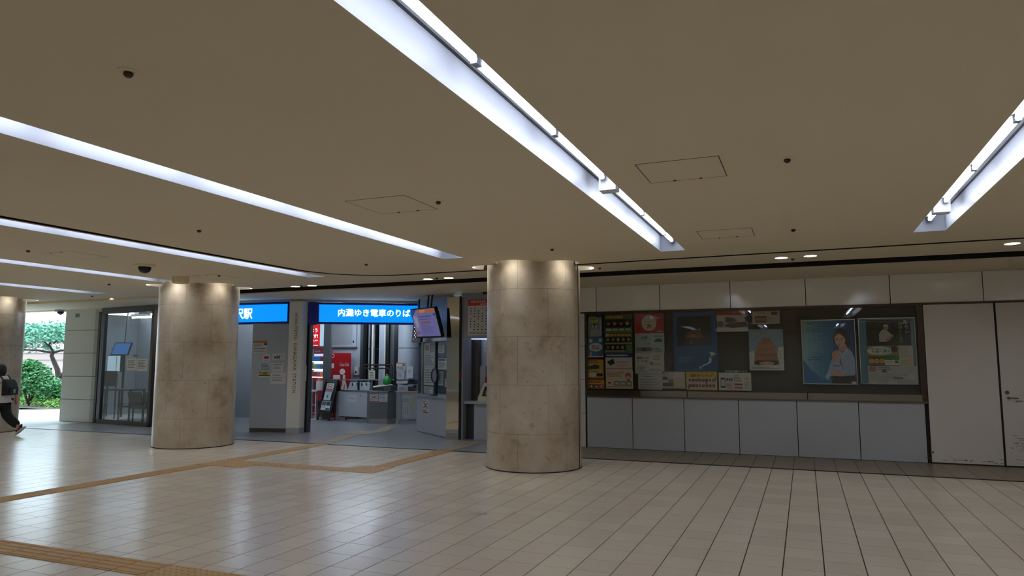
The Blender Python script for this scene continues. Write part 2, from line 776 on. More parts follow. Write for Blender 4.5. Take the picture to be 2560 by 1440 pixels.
# ---------------- ceiling with recesses
STRIPS = [  # x0, x1, y0, y1, emergency box y, label
    (1.20, 1.52, -.2, 9.08, 8.12, 'recessed fluorescent light strip at the right edge of the ceiling'),
    (-1.72, -1.40, 1.9, 9.40, 5.95, 'nearest and widest recessed fluorescent light strip crossing the upper middle ceiling'),
    (-4.74, -4.42, 1.9, 8.90, None, 'recessed light strip ending just before the middle stone column'),
    (-7.96, -7.61, 1.9, 9.97, None, 'recessed light strip beside the dark curved ceiling slot'),
    (-10.96, -10.58, 1.9, 9.48, None, 'recessed light strip ending in front of the second stone column'),
    (-14.25, -13.78, 1.9, 10.65, None, 'recessed light strip fifth from the right, beyond the dome camera'),
    (-17.15, -16.75, 1.9, 9.72, None, 'farthest recessed light strip, ending above the left column'),
]
BACK_STRIPS = [(-3.2, -.7), (-8.2, -5.7), (1.6, 4.1)]          # strips behind the viewer, along X
STRIPS += [(x, x + .32, -8.4, -4.0, None, 'light strip behind the viewer, ' + w) for x, w in ((4.3, 'far right'), (1.2, 'right'), (-1.72, 'middle'), (-4.74, 'left of the middle'), (-8.0, 'farther left'), (-11.06, 'far left'), (-14.3, 'beyond the far left'))]  # unseen bay of strips, added for more bounce light on floor and ceiling
STRIPS += [(4.3, 4.62, .5, 9.0, None, 'light strip just outside the right edge')]
holes = []
for s in STRIPS:
    holes.append([(s[0], s[2]), (s[1], s[2]), (s[1], s[3]), (s[0], s[3])])
for a, b in BACK_STRIPS:
    holes.append([(a, -3.16), (b, -3.16), (b, -2.84), (a, -2.84)])
# curved shadow slot: along X then turning along the fourth strip
SW = .055
path = [(XR, 9.95), (2.0, 10.02), (-2.0, 10.16), (-4.0, 10.24), (-6.2, 10.28)]
path += [(-6.2 + 1.28 * math.cos(R(a)), 9.0 + 1.28 * math.sin(R(a))) for a in range(100, 181, 10)]
path += [(-7.49, 7.5), (-7.50, 4.0), (-7.52, 1.9)]


def offset(pth, d):
    out = []
    for i, p in enumerate(pth):
        a, b = pth[max(i - 1, 0)], pth[min(i + 1, len(pth) - 1)]
        dx, dy = b[0] - a[0], b[1] - a[1]
        L = math.hypot(dx, dy)
        out.append((p[0] - dy / L * d, p[1] + dx / L * d))
    return out


sa, sb = offset(path, SW), offset(path, -SW)
slot_poly = sa + sb[::-1]
holes.append(slot_poly)
SH0, SH1 = 11.17, 11.52
holes.append([(-12.3, SH0), (XR, SH0), (XR, SH1), (-12.3, SH1)])
DOWN = [(-.25, 10.62), (.13, 10.58), (-6.15, 10.98), (-5.72, 10.95), (-9.15, 11.08), (-8.74, 11.06), (-15.24, 11.6), (-14.78, 11.58), (2.45, 10.42), (2.85, 10.40)]
for x, y in DOWN:
    holes.append([(p, q) for p, q in circle(x, y, .085, n=14)])
COVE = []
for cx, cy in COLUMNS:
    va = math.degrees(math.atan2(-cy, -cx))
    for k in (-1, 0, 1, 2):
        a = R(va + (-24.6 + 60 * k if (cx, cy) == COLUMNS[0] else -33 + 60 * k))
        x, y = cx + .67 * math.cos(a), cy + .67 * math.sin(a)
        COVE.append((cx, cy, a, x, y))
        holes.append(circle(x, y, .29, n=20))


def inside(p, poly):
    c, n = False, len(poly)
    for i in range(n):
        a, b = poly[i], poly[(i + 1) % n]
        if (a[1] > p[1]) != (b[1] > p[1]) and p[0] < (b[0] - a[0]) * (p[1] - a[1]) / (b[1] - a[1]) + a[0]:
            c = not c
    return c


outer = [(XL, YB), (XR, YB), (XR, SH1), (-12.3, SH1), (XL, SH1)]
pts, edges = [], []
for poly in [outer] + holes:
    o = len(pts)
    pts += [Vector(p) for p in poly]
    edges += [(o + i, o + (i + 1) % len(poly)) for i in range(len(poly))]
rv, re_, rf, *_ = delaunay_2d_cdt(pts, edges, [], 1, 1e-5)
cm = MB()
keep = []
for f in rf:
    c = sum((rv[i] for i in f), Vector((0, 0))) / len(f)
    if inside(c, outer) and not any(inside(c, h) for h in holes):
        keep.append(tuple(reversed(f)))
cm.add([(p.x, p.y, ZC) for p in rv], keep)
ceiling = struct(cm.build('ceiling', 'plaster'))
# soffit in front of the wall and station, slab above everything
sf = MB().box(XL, XR, SH1, 13.12, ZS, ZS + .25)
sf.build('soffit', 'plaster', ceiling)
MB().box(XL, -17.0, 13.12, 13.40, ZS - .02, ZS + .5).build('exit_lintel', 'plaster', ceiling)
MB().box(-17.4, -6.6, 13.12, 19.2, ZS, ZS + .2).build('station_soffit', 'plaster', ceiling)
MB().box(XL - .3, XR + .3, YB - .3, 13.3, ZC + .45, ZC + .7).build('slab', 'plaster', ceiling)
MB().box(-19.6, XR + .3, 13.3, 19.4, ZC + .45, ZC + .7).build('rear_slab', 'plaster', ceiling)
# shutter slot and shadow slot linings
g = MB()
g.add([(-12.3, SH0, ZC), (XR, SH0, ZC), (XR, SH0, ZC + .3), (-12.3, SH0, ZC + .3)], [(0, 1, 2, 3)])
g.add([(-12.3, SH0, ZC + .3), (XR, SH0, ZC + .3), (XR, SH1, ZC + .3), (-12.3, SH1, ZC + .3)], [(0, 1, 2, 3)])
g.add([(-12.3, SH1 - .001, ZC - .03), (XR, SH1 - .001, ZC - .03), (XR, SH1 - .001, ZC + .3), (-12.3, SH1 - .001, ZC + .3)], [(0, 1, 2, 3)])
struct(g.build('trim_2', 'slot_black'))
g = MB()
n = len(path)
for side in (sa, sb):
    g.add([(p[0], p[1], ZC) for p in side] + [(p[0], p[1], ZC + .14) for p in side], [(i, i + 1, n + i + 1, n + i) for i in range(n - 1)])
g.add([(p[0], p[1], ZC + .14) for p in sa] + [(p[0], p[1], ZC + .14) for p in sb], [(i, i + 1, n + i + 1, n + i) for i in range(n - 1)])
struct(g.build('trim_3', 'slot_black'))
# ceiling access hatches: thin recessed frames
for k, (x0, x1, y0, y1) in enumerate([(-1.12, -.51, 5.12, 5.72), (-3.85, -3.22, 5.30, 5.92), (-1.08, -.48, 8.08, 8.62), (-9.6, -9.0, 6.35, 6.95), (-9.72, -9.12, 9.0, 9.6)]):
    h = MB().box(x0 + .006, x1 - .006, y0 + .006, y1 - .006, ZC - .001, ZC + .02)
    t = thing('access_hatch', ['square ceiling access hatch right of the near light strip', 'square ceiling access hatch left of the near light strip',
                               'square ceiling access hatch between the light strips near the downlight pair', 'faint ceiling hatch above the dome camera',
                               'faint ceiling hatch near the top of the second column'][k], 'ceiling hatch', ((x0 + x1) / 2, (y0 + y1) / 2, ZC))
    h.build('hatch_panel', 'plaster', t)
    fr = MB()
    w = .007
    for a in ((x0, x1, y0, y0 + w), (x0, x1, y1 - w, y1), (x0, x0 + w, y0, y1), (x1 - w, x1, y0, y1)):
        fr.box(*a, ZC - .0015, ZC + .01)
    fr.split('hatch_edge', 'bronze', t)
    lk = MB()
    for q in (.33, .67):
        lk.lathe([(.012, 0), (.012, -.006)], (x0 + (x1 - x0) * q, y0 + .03 if k > 2 else y1 - .02, ZC - .001), 8)
    lk.split('latch', 'bronze', t)


# ---------------- light strips
def light_strip(x0, x1, y0, y1, box_y, label, alongx=False):
    D = .22
    t = thing('light_strip', label, 'ceiling light', ((x0 + x1) / 2, (y0 + y1) / 2, ZC), 0, 'recessed fluorescent strips in the ceiling')
    h = MB()
    h.add([(x0, y0, ZC), (x0, y1, ZC), (x0, y1, ZC + D), (x0, y0, ZC + D)], [(0, 1, 2, 3)])
    h.add([(x1, y0, ZC), (x1, y1, ZC), (x1, y1, ZC + D), (x1, y0, ZC + D)], [(3, 2, 1, 0)])
    h.add([(x0, y0, ZC), (x1, y0, ZC), (x1, y0, ZC + D), (x0, y0, ZC + D)], [(3, 2, 1, 0)])
    h.add([(x0, y1, ZC), (x1, y1, ZC), (x1, y1, ZC + D), (x0, y1, ZC + D)], [(0, 1, 2, 3)])
    h.add([(x0, y0, ZC + D), (x1, y0, ZC + D), (x1, y1, ZC + D), (x0, y1, ZC + D)], [(0, 1, 2, 3)])
    h.build('housing', 'strip_white', t)
    if alongx:
        cy = (y0 + y1) / 2
        MB().box(x0 + .03, x1 - .03, cy - .04, cy + .04, ZC + .16, ZC + D - .001).build('batten', 'strip_white', t)
        x = x0 + .04
        while x + .5 < x1:
            e = min(x + 1.2, x1 - .04)
            MB().tube([(x, cy, ZC + .13), (e, cy, ZC + .13)], .016, 10).build('tube', 'tube', t, True)
            x = e + .05
        return t
    cx = (x0 + x1) / 2
    r = MB()
    for xx in (x0 + .012, x1 - .018):
        r.box(xx, xx + .006, y0 + .01, y1 - .01, ZC + D - .012, ZC + D - .001)
    r.split('rail', 'slot_black', t)
    ends = []
    y = y1 - .1
    first = True
    while y - .35 > y0:
        L = .50 if first and box_y != 8.12 else (.62 if first else 1.23)
        a = max(y - L, y0 + .06)
        if box_y and a < box_y < y:
            a = box_y + .10
        ends.append((a, y))
        y = a - (.22 if box_y and abs(a - box_y - .10) < .01 else .06)
        first = False
    for a, b in ends:
        bt = MB().box(cx - .045, cx + .045, a - .02, b + .02, ZC + .155, ZC + D - .001).build('batten', 'strip_white', t)
        tb = MB().tube([(cx, a, ZC + .125), (cx, b, ZC + .125)], .020, 12).build('tube', 'tube', t, True)
        cp = MB()
        for q0, q1 in ((a - .028, a + .004), (b - .004, b + .028)):
            cp.box(cx - .018, cx + .018, q0, q1, ZC + .105, ZC + .16)
        cp.split('lamp_holder', 'mid_grey', bt)
    if box_y:
        ex = cx + (.03 if cx < 0 else -.03)
        MB().box(ex - .075, ex + .075, box_y - .07, box_y + .07, ZC + .02, ZC + D - .001).lathe([(.05, 0), (.045, -.008)], (ex, box_y, ZC + .02), 14).build('emergency_lamp', 'emergency', t)
    return t


for s in STRIPS:
    light_strip(*s)
for k, (a, b) in enumerate(BACK_STRIPS):
    light_strip(a, b, -3.16, -2.84, None, ['light strip behind the viewer, reflected in the poster window', 'light strip behind the viewer on the left', 'light strip behind the viewer on the right'][k], True)

# ---------------- round downlights
for k, (x, y) in enumerate(DOWN):
    t = thing('downlight', ['left downlight of the pair above the poster window', 'right downlight of the pair above the poster window',
                            'left downlight of the pair left of the middle column', 'right downlight of the pair left of the middle column',
                            'left downlight of the pair above the blue station signs', 'right downlight of the pair above the blue station signs',
                            'left downlight of the pair near the left column', 'right downlight of the pair near the left column',
                            'left downlight of the pair at the right edge', 'right downlight of the pair at the right edge'][k], 'downlight', (x, y, ZC), 0, 'round downlights in pairs')
    MB().lathe([(.085, 0), (.085, .07), (.0, .07)], (x, y, ZC), 14, cap=False).build('can', 'plaster_white', t)
    MB().lathe([(.104, 0), (.104, -.004), (.084, -.004), (.084, 0)], (x, y, ZC), 20, cap=False).build('rim', 'plaster_white', t)
    MB().lathe([(0, .035), (.078, .035)], (x, y, ZC), 14, cap=False).build('lamp', 'downlight_disc', t)

# ---------------- stone columns
ZJ = [.012, .54, 1.245, 1.95, 2.655, ZC + .18]
for ci, (cx, cy) in enumerate(COLUMNS):
    t = thing('stone_column', ['middle round beige limestone column in front of the poster window', 'second round beige limestone column, left of the blue signs',
                               'round beige limestone column cut off by the left edge'][ci], 'column', (cx, cy, 0), 0, 'round limestone columns')
    MB().lathe([(RC - .012, 0), (RC - .012, ZC + .2)], (cx, cy, 0), 64).build('core', 'joint_dark', t, True)
    MB().lathe([(RC + .006, 0), (RC + .006, .012)], (cx, cy, 0), 64).build('base_joint', 'slot_black', t, True)
    va = math.degrees(math.atan2(-cy, -cx))
    for j in range(5):
        for k in range(6):
            a0 = R(va + 60 * k + (17 if j % 2 else 41) + .1)
            a1 = a0 + R(59.8)
            z0, z1 = ZJ[j] + .0015, ZJ[j + 1] - .0015
            prof = [(RC - .02, z0), (RC, z0), (RC, z1), (RC - .02, z1)]
            m = MB().lathe(prof, (cx, cy, 0), 14, cap=False, a0=a0, a1=a1)
            m.build('stone_panel', 'limestone', t, True)
    if ci == 0:
        MB().box(cx + RC - .03, cx + RC + .003, cy - .011, cy + .011, .0, ZC).build('guide_groove', 'slot_black', t)

cove_no = 0
for cx, cy, a, x, y in COVE:
    i = [c[0] for c in COLUMNS].index(cx)
    t = thing('column_uplight_recess', 'recess light at the ' + ['left side', 'front left', 'front right', 'right side'][cove_no % 4] + ' of the ' + ['middle column', 'second column', 'left column'][i] + ' top', 'recess light', (x, y, ZC), 0, 'recess lights around the ' + ['middle column', 'second column', 'left column'][i])
    cove_no += 1
    MB().lathe([(.29, 0), (.27, .16), (0, .16)], (x, y, ZC), 20, cap=False).build('recess', 'plaster_white', t, True)
    lx, ly = cx + .89 * math.cos(a), cy + .89 * math.sin(a)
    MB().lathe([(.0, 0), (.035, 0), (.035, .02)], (lx, ly, ZC + .135), 12, cap=False).build('lamp', 'lamp_disc', t)
    ld = bpy.data.lights.new('lamp_light', 'SPOT')
    ld.energy = COLUMN_SPOT_W
    ld.color = (1, 1, .97)
    ld.spot_size = R(130)
    ld.spot_blend = 1.0
    ld.shadow_soft_size = .05
    lo = bpy.data.objects.new('lamp_light', ld)
    COL.objects.link(lo)
    lo.parent = t
    lo.matrix_parent_inverse = t.matrix_basis.inverted()
    lo.location = (cx + .915 * math.cos(a), cy + .915 * math.sin(a), ZC + .12)

# ---------------- sprinklers, sensors, dome camera
SPR = [(-3.12, 2.45), (-3.05, 5.62), (-.06, 5.38), (-.06, 8.33), (-2.98, 8.59), (-6.19, 5.85), (-9.41, 6.08), (-9.12, 9.09), (-6.03, 8.88), (-12.06, 9.33), (-.1, 10.72), (-2.9, 10.62), (-5.9, 10.85), (-8.9, 10.95), (-14.6, 10.9)]
SPL = ['small ceiling sprinkler nearest the upper left corner', 'small ceiling sprinkler beside the square hatch left of the near strip', 'small ceiling sprinkler right of the large hatch',
       'small ceiling sprinkler by the small hatch on the right', 'small ceiling sprinkler in front of the middle column', 'small ceiling sprinkler above the curved slot',
       'small ceiling sprinkler left of the dome camera', 'small ceiling sprinkler above the second column', 'small ceiling sprinkler between the middle and second columns',
       'small ceiling sprinkler between the far light strips', 'small sprinkler between the downlight pair on the right', 'small sprinkler right of the middle column top',
       'small sprinkler by the downlights left of the middle column', 'small sprinkler by the downlights above the signs', 'small sprinkler by the downlights near the left column']
sp = thing('sprinkler', SPL[0], 'sprinkler', (*SPR[0], ZC), 0, 'ceiling sprinklers')
MB().lathe([(.052, 0), (.052, -.003), (.036, -.008)], (0, 0, 0), 16).build('escutcheon', 'plaster', sp, True, local=True)
MB().lathe([(.022, -.006), (.025, -.020), (.013, -.033), (.0, -.034)], (0, 0, 0), 12).build('head', 'bronze', sp, True, local=True)
for p, l in zip(SPR[1:], SPL[1:]):
    dup(sp, (*p, ZC), 0, l)
t = thing('dome_camera', 'black dome security camera on a beige ceiling mount', 'camera', (-9.22, 7.71, ZC))
MB().lathe([(.15, 0), (.15, -.018), (.12, -.035)], (-9.22, 7.71, ZC), 24).build('mount', 'plaster', t, True)
MB().lathe([(.095, -.035), (.09, -.07), (.07, -.105), (.04, -.125), (0, -.131)], (-9.22, 7.71, ZC), 20).build('dome', 'black_gloss', t, True)
t = thing('smoke_detector', 'white cylindrical detector on the ceiling before the second column', 'detector', (-9.95, 9.05, ZC))
MB().lathe([(.135, 0), (.135, -.10), (.12, -.115), (0, -.116)], (-9.95, 9.05, ZC), 24).build('body', 'plaster', t, True)
MB().lathe([(.15, 0), (.15, -.01)], (-9.95, 9.05, ZC), 24).build('base_ring', 'plaster', t, True)

# ---------------- wall with the poster window (front, right)
wf = MB()
wf.box(-4.7, XR, YW + .04, YW + .10, 2.51, ZS)                # header
wf.box(-4.7, XR, YW + .04, YW + .10, 0, .93)
wf.box(-4.7, -3.835, YW + .04, YW + .10, .93, 2.51)
wf.box(1.70, XR, YW + .04, YW + .10, .93, 2.51)
wf.box(-6.0, -4.7, YW + .04, YW + .10, 2.95, ZS)
wall_front = struct(wf.build('wall_front', 'joint_dark'))
jx = [-4.75, -3.614, -2.416, -1.174, .057, 1.329, 2.62, 3.9, 5.2, 6.5, 7.0]
for a, b in zip(jx[:-1], jx[1:]):
    MB().box(a + .006, b - .006, YW, YW + .04, 2.525, ZS - .004).build('upper_panel', 'wall_gloss', wall_front)
lj = [-3.82, -2.955, -2.025, -1.095, -.156, .782, 1.73]
for a, b in zip(lj[:-1], lj[1:]):
    MB().box(a + .006, b - .006, YW, YW + .04, .006, .925).build('lower_panel', 'panel_grey', wall_front)
for j in range(4):
    MB().box(-4.72, -3.85, YW, YW + .04, .627 * j + .004, .627 * (j + 1) - .004).build('wall_tile', 'tile_white', wall_front)
MB().box(-4.75, XR, YW - .018, YW + .04, 2.497, 2.524).build('head_rail', 'bronze', wall_front)
# window
win = struct(thing('window_1', None, None, (-1.05, YW, .93)))
fr = MB()
fr.box(-3.835, -3.80, YW - .005, YW + .22, .93, 2.5)
fr.box(-3.835, 1.70, YW - .005, YW + .22, 2.475, 2.5)
fr.split('frame', 'bronze', win)
MB().box(1.69, 1.775, YW - .012, YW + .05, .95, 2.5).build('jamb', 'bronze', win)
MB().box(-3.82, 1.775, YW - .02, YW + .04, .925, .955).build('sill_edge', 'steel_dark', win)
MB().box(-3.80, 1.70, YW - .012, YW + .21, .955, 1.0).box(-3.80, 1.70, YW - .016, YW - .008, .955, 1.06).build('sill', 'steel_sill', win)
MB().box(-3.80, -2.80, YW - .022, YW - .0165, .957, 1.062).build('sill_cover', 'bronze', win)
sj = MB()
for x in (-1.96, .02):
    sj.box(x - .008, x + .008, YW - .022, YW - .015, .95, 1.065)
sj.split('sill_joint', 'slot_black', win)
MB().box(-3.80, 1.69, YW + .010, YW + .018, 1.0, 2.476).build('pane', 'glass_window', win)
MB().box(-3.80, 1.80, YW + .19, YW + .22, .94, 2.51).build('backing_panel', 'backing', win)
# white door and fixed panel at the right
dl = struct(thing('door_2', None, None, (2.25, YW, 0)))
MB().box(1.785, 2.735, YW - .01, YW + .04, .02, 2.49).build('leaf', 'door_white', dl)
MB().box(1.785, 2.735, YW - .006, YW + .04, 0, .02).build('sill_gap', 'slot_black', dl)
MB().lathe([(.012, 0), (.012, .02)], (1.80, YW - .02, .165), 10).build('stop', 'black', dl)
d1 = struct(thing('door_1', None, None, (3.25, YW, 0)))
MB().box(2.765, 3.70, YW - .01, YW + .04, .02, 2.49).build('leaf', 'door_white', d1)
MB().box(2.735, 2.765, YW - .002, YW + .04, 0, 2.5).build('gap', 'slot_black', d1)
h = MB().tube([(2.845, YW - .012, 1.035), (2.845, YW - .055, 1.035)], .018, 12)
h.tube([(2.845, YW - .055, 1.035), (2.90, YW - .058, 1.035), (2.965, YW - .052, 1.033)], .0085, 8)
h.build('lever_handle', 'steel_dark', d1, True)
MB().tube([(2.833, YW - .010, 1.118), (2.833, YW - .030, 1.118)], .026, 16).build('lock_cylinder', 'steel_dark', d1, True)
MB().box(3.73, XR, YW - .01, YW + .04, 0, 2.49).build('side_panel', 'door_white', wall_front)
# scuff marks on the door and panel feet (irregular dirt, flat)
fw = Frame((0, YW - .0105, 0), (1, 0, 0))


def scuff(x, z, w, h, n, parent, seed):
    rnd = random.Random(seed)
    mb = MB()
    for k in range(n):
        a, b = x + rnd.gauss(0, w), z + rnd.gauss(0, h)
        l, t = rnd.uniform(.02, .10), rnd.uniform(.002, .006)
        mb.add([fw.P(a, b, .0004), fw.P(a + l, b + rnd.uniform(-.01, .01), .0004), fw.P(a + l * .9, b + t, .0004), fw.P(a + .02, b + t, .0004)], [(0, 1, 2, 3)], 0, S('5c554c'))
    mb.build('scuff_marks', 'print', parent, color=True)


scuff(2.98, .34, .10, .05, 46, d1, 1)
scuff(2.9, .1, .10, .03, 14, d1, 2)
scuff(2.93, .985, .03, .008, 8, d1, 3)
scuff(2.2, .06, .28, .018, 26, dl, 4)

struct(MB().box(-19.6, XR + .2, 19.2, 19.4, -.01, ZC + .5).box(-19.6, -19.4, 16.1, 19.2, -.01, ZC + .5).build('wall_rear', 'mid_grey'))
# other hall walls, outside the view
struct(MB().box(XR, XR + .2, YB, 19.2, 0, ZC).build('wall_right', 'wall_gloss'))
struct(MB().box(XL - .2, XR + .2, YB - .2, YB, 0, ZC + .4).build('wall_back', 'wall_gloss'))
struct(MB().box(XL - .2, XL, YB, 13.2, 0, ZC + .4).build('wall_left', 'wall_gloss'))

# ================================================================== POSTERS IN THE WINDOW
FW = Frame((0, YW + .04, 0), (1, 0, 0))
DK = ['2a2622', '4a3a30', '1d1b1a', '6b5a48']
SK = ['b98c6c', 'c49a78', 'a87c60', 'caa88c']
poster('poster', FW, -3.787, -3.520, 2.055, 2.473, '8b949c', [
    ('r', 0, 0, 1, .12, '2e3238'), ('r', .08, .08, .55, .2, 'c9c23c'), ('r', .1, .22, .72, .34, 'd6cf3e'), ('l', .12, .1, .6, .32, 4, '3a3a20'),
    ('r', .25, .42, .68, .56, '1a1a1c'), ('c', .35, .52, .08, .07, 'c9cdd2'), ('c', .58, .52, .08, .07, 'c9cdd2'),
    ('p', [(.1, .98), (.2, .7), (.5, .62), (.8, .7), (.88, .98)], 'aab2ba'), ('r', .86, .25, .95, .95, 'b9c0c6')],
    'grey and yellow poster at the top left corner of the window')
poster('poster', FW, -3.799, -3.495, 1.670, 2.048, '2f74b8', [
    ('c', .5, .5, .43, .22, 'e4e6ea'), ('t', .5, .5, .095, '運転士\n募集中', '8a2f3a', 'CENTER', .02), ('c', .2, .18, .12, .1, 'd8e0e8'), ('c', .8, .16, .12, .1, 'cfd8e2'),
    ('c', .2, .84, .08, .1, 'd8b8a0'), ('c', .78, .84, .09, .11, '8a4a3a'), ('r', 0, .93, 1, 1, 'd8d8d4'), ('l', .3, .94, .7, .99, 1, '555')] if False else [
    ('c', .5, .5, .43, .22, 'e4e6ea'), ('t', .5, .49, .10, '運転体験', '8a2f3a', 'CENTER', .02), ('t', .5, .60, .09, '参加募集', '4a3a48', 'CENTER', .02), ('c', .2, .18, .12, .1, 'd8e0e8'), ('c', .8, .16, .12, .1, 'cfd8e2'),
    ('c', .2, .84, .08, .1, 'd8b8a0'), ('c', .78, .84, .09, .11, '8a4a3a'), ('r', 0, .94, 1, 1, 'd8d8d4')],
    'blue poster with a white oval at the left side of the window')
poster('poster', FW, -3.804, -3.500, 1.273, 1.648, 'd2a93a', [
    ('r', .0, .0, 1, .07, '7a1f1a'), ('l', .05, .09, .85, .26, 2, '8a1c18'), ('p', [(.05, .4), (.5, .3), (.75, .38), (.7, .52), (.05, .55)], '1d1a18'), ('r', .05, .55, .7, .66, 'cfb24a'),
    ('l', .2, .62, .7, .68, 1, '2a2010'), ('r', .02, .7, .98, 1, 'c7b488'), ('r', .05, .75, .5, .97, 'd9d2c2'), ('r', .56, .74, .95, .9, '2a1714'), ('r', .02, .92, .98, 1, 'c07a3c')],
    'yellow and red poster below the blue oval one')
poster('poster', FW, -3.799, -3.489, 1.079, 1.258, 'e0a21e', [
    ('r', 0, 0, 1, .12, 'b8481e'), ('l', .05, .2, .9, .42, 1, '3a2408'), ('g', .05, .5, .97, .98, 3, 1, .9, ['5a2018', '8a3a2a', '401410']), ('c', .2, .75, .07, .15, 'd8c4b8'), ('c', .52, .78, .07, .13, 'd8b8a8'), ('c', .82, .74, .07, .15, 'd0a898')],
    'small orange poster in the lower left corner of the window')
it = [('r', .03, .02, .97, .99, '4c6438'), ('g', .04, .04, .68, .11, 6, 1, .8, ['d9b64a', 'cfa93e']), ('r', .02, .13, .98, .34, '191613'), ('g', .04, .36, .98, .43, 4, 1, .85, ['c9cdb4', 'b8c29a']),
      ('r', .02, .44, .98, .475, '6f8a4e'), ('g', .2, .5, .97, .57, 6, 1, .82, ['dcb040', 'd3a638']), ('r', .04, .5, .18, .57, 'c9c9b0'), ('r', .02, .59, .98, .72, '191613'), ('r', .02, .73, .98, .76, '9fb07c'), ('r', .02, .78, .78, .92, '1b1714'), ('r', .02, .93, .75, .96, '9fb07c'), ('r', .8, .8, .97, .95, '5f8a5a')]
for k in range(4):
    it += [('c', .15 + .23 * k, .23, .065, .052, SK[k % 4]), ('p', circle(.15 + .23 * k, .21, .075, .05, 12, 180, 360), DK[k % 4])]
for k in range(5):
    it += [('c', .12 + .19 * k, .65, .05, .04, SK[(k + 1) % 4])]
for k in range(4):
    it += [('c', .12 + .18 * k, .85, .045, .04, SK[(k + 2) % 4])]
poster('poster', FW, -3.468, -2.949, 1.743, 2.469, '6d8450', it, 'tall green poster with rows of small portraits')
poster('poster', FW, -3.460, -2.951, 1.424, 1.743, 'd2d0ca', [
    ('r', 0, 0, 1, .25, '1c3f86'), ('l', .05, .06, .95, .2, 1, 'dfe6f2'), ('p', [(.05, .5), (.3, .32), (.35, .6), (.18, .72)], '2f2d30'), ('r', .4, .42, .75, .75, 'e6c8cc'), ('l', .42, .45, .9, .75, 4, 'b88a90'), ('r', .03, .86, .97, .93, 'c4838a')],
    'white leaflet with a blue heading under the green portrait poster', seed=3)
poster('poster', FW, -3.457, -2.942, 1.085, 1.424, 'd8d0b2', [
    ('l', .05, .06, .68, .36, 4, '9a7a50'), ('c', .82, .30, .11, .17, 'a8486a'), ('c', .82, .36, .08, .1, 'e0b49a'), ('r', .78, .46, .88, .56, 'a8486a'),
    ('r', .30, .6, .5, .82, '3a3e48'), ('r', .32, .64, .48, .78, 'cfd2d8'), ('r', .53, .6, .73, .82, '3a3e48'), ('r', .55, .64, .71, .78, 'cfd2d8'), ('r', .76, .6, .96, .82, '3a3e48'), ('r', .78, .64, .94, .78, 'cfd2d8'),
    ('c', .14, .68, .07, .06, 'c0583a'), ('r', .03, .88, .97, .91, 'b0603c')],
    'cream leaflet with three small framed pictures along its foot')
poster('poster', FW, -2.900, -2.353, 2.108, 2.499, 'b01a2c', [
    ('c', .5, .52, .255, .37, 'd8cfc4'), ('l', .33, .42, .67, .62, 3, 'b8a89c'), ('p', [(.43, .78), (.47, .64), (.5, .64), (.47, .78)], '8a2030'), ('p', [(.53, .78), (.51, .64), (.54, .64), (.58, .78)], '8a2030'), ('r', .44, .61, .56, .64, '8a2030'), ('r', .78, .9, .97, .94, 'd8b0b0')],
    'red poster with a large white circle at the top of the window')
poster('poster', FW, -2.892, -2.354, 1.741, 2.107, 'aebfc6', [
    ('t', .2, .3, .17, '内灘', '4a5f68', 'LEFT', .02), ('r', .64, .12, .95, .2, '7f98a2'), ('p', [(.66, .4), (.72, .28), (.9, .28), (.94, .44), (.66, .44)], '3f4a52'), ('t', .28, .56, .11, 'さんぽ', '5a7480', 'LEFT'), ('l', .06, .46, .22, .58, 2, '8aa0a8'),
    ('r', .05, .72, .6, .9, '5a5450'), ('r', .07, .74, .22, .88, '8a8078'), ('r', .38, .74, .58, .88, '9a6f64'), ('l', .65, .74, .95, .95, 3, '55646a')],
    'pale blue travel leaflet with a train picture')
poster('poster', FW, -2.899, -2.363, 1.369, 1.741, 'c9ccc8', [
    ('t', .06, .28, .12, '電車さんぽ', '3c4446', 'LEFT', .02), ('t', .06, .42, .11, 'クーポン', '4a5254', 'LEFT'), ('c', .38, .4, .06, .07, '9aa4a4'), ('l', .62, .08, .95, .35, 4, '808a8a'), ('c', .57, .5, .04, .07, '5c5450'), ('l', .62, .5, .95, .6, 2, '6c6a66'),
    ('l', .08, .6, .45, .95, 5, '7d8684'), ('l', .5, .75, .95, .95, 3, '8a9090')],
    'white coupon leaflet with small pictures below the pale blue leaflet')
poster('poster', FW, -2.846, -2.413, 1.079, 1.362, 'b9bfc4', [('l', .2, .12, .75, .2, 1, '5f666c'), ('l', .06, .3, .92, .95, 6, '8d959c')], 'plain grey typed sheet at the foot of the window')
poster('poster', FW, -2.413, -1.998, 1.106, 1.407, 'c2bfb2', [('r', .5, .02, .97, .38, 'd2d0c8'), ('r', .03, .3, .25, .5, '4a4c50'), ('r', .28, .45, .5, .65, '807868'), ('r', .03, .66, .5, .88, '3a3e44'), ('l', .05, .08, .45, .25, 2, '9a6a60'), ('r', .52, .44, .95, .95, 'cbc6a4'), ('l', .03, .9, .95, .98, 1, '8a857a')],
       'collage sheet with bus photos beside the grey typed sheet')
JP = [(.80, .70), (.86, .675), (.93, .70), (.955, .715), (.90, .735), (.86, .755), (.835, .745), (.845, .72)]
JH = [(.80, .78), (.835, .76), (.86, .80), (.845, .855), (.80, .875), (.745, .895), (.70, .905), (.655, .93), (.62, .925), (.66, .895), (.72, .875), (.76, .865), (.80, .83)]
JK = [(.575, .925), (.61, .915), (.625, .94), (.605, .97), (.585, .955)]
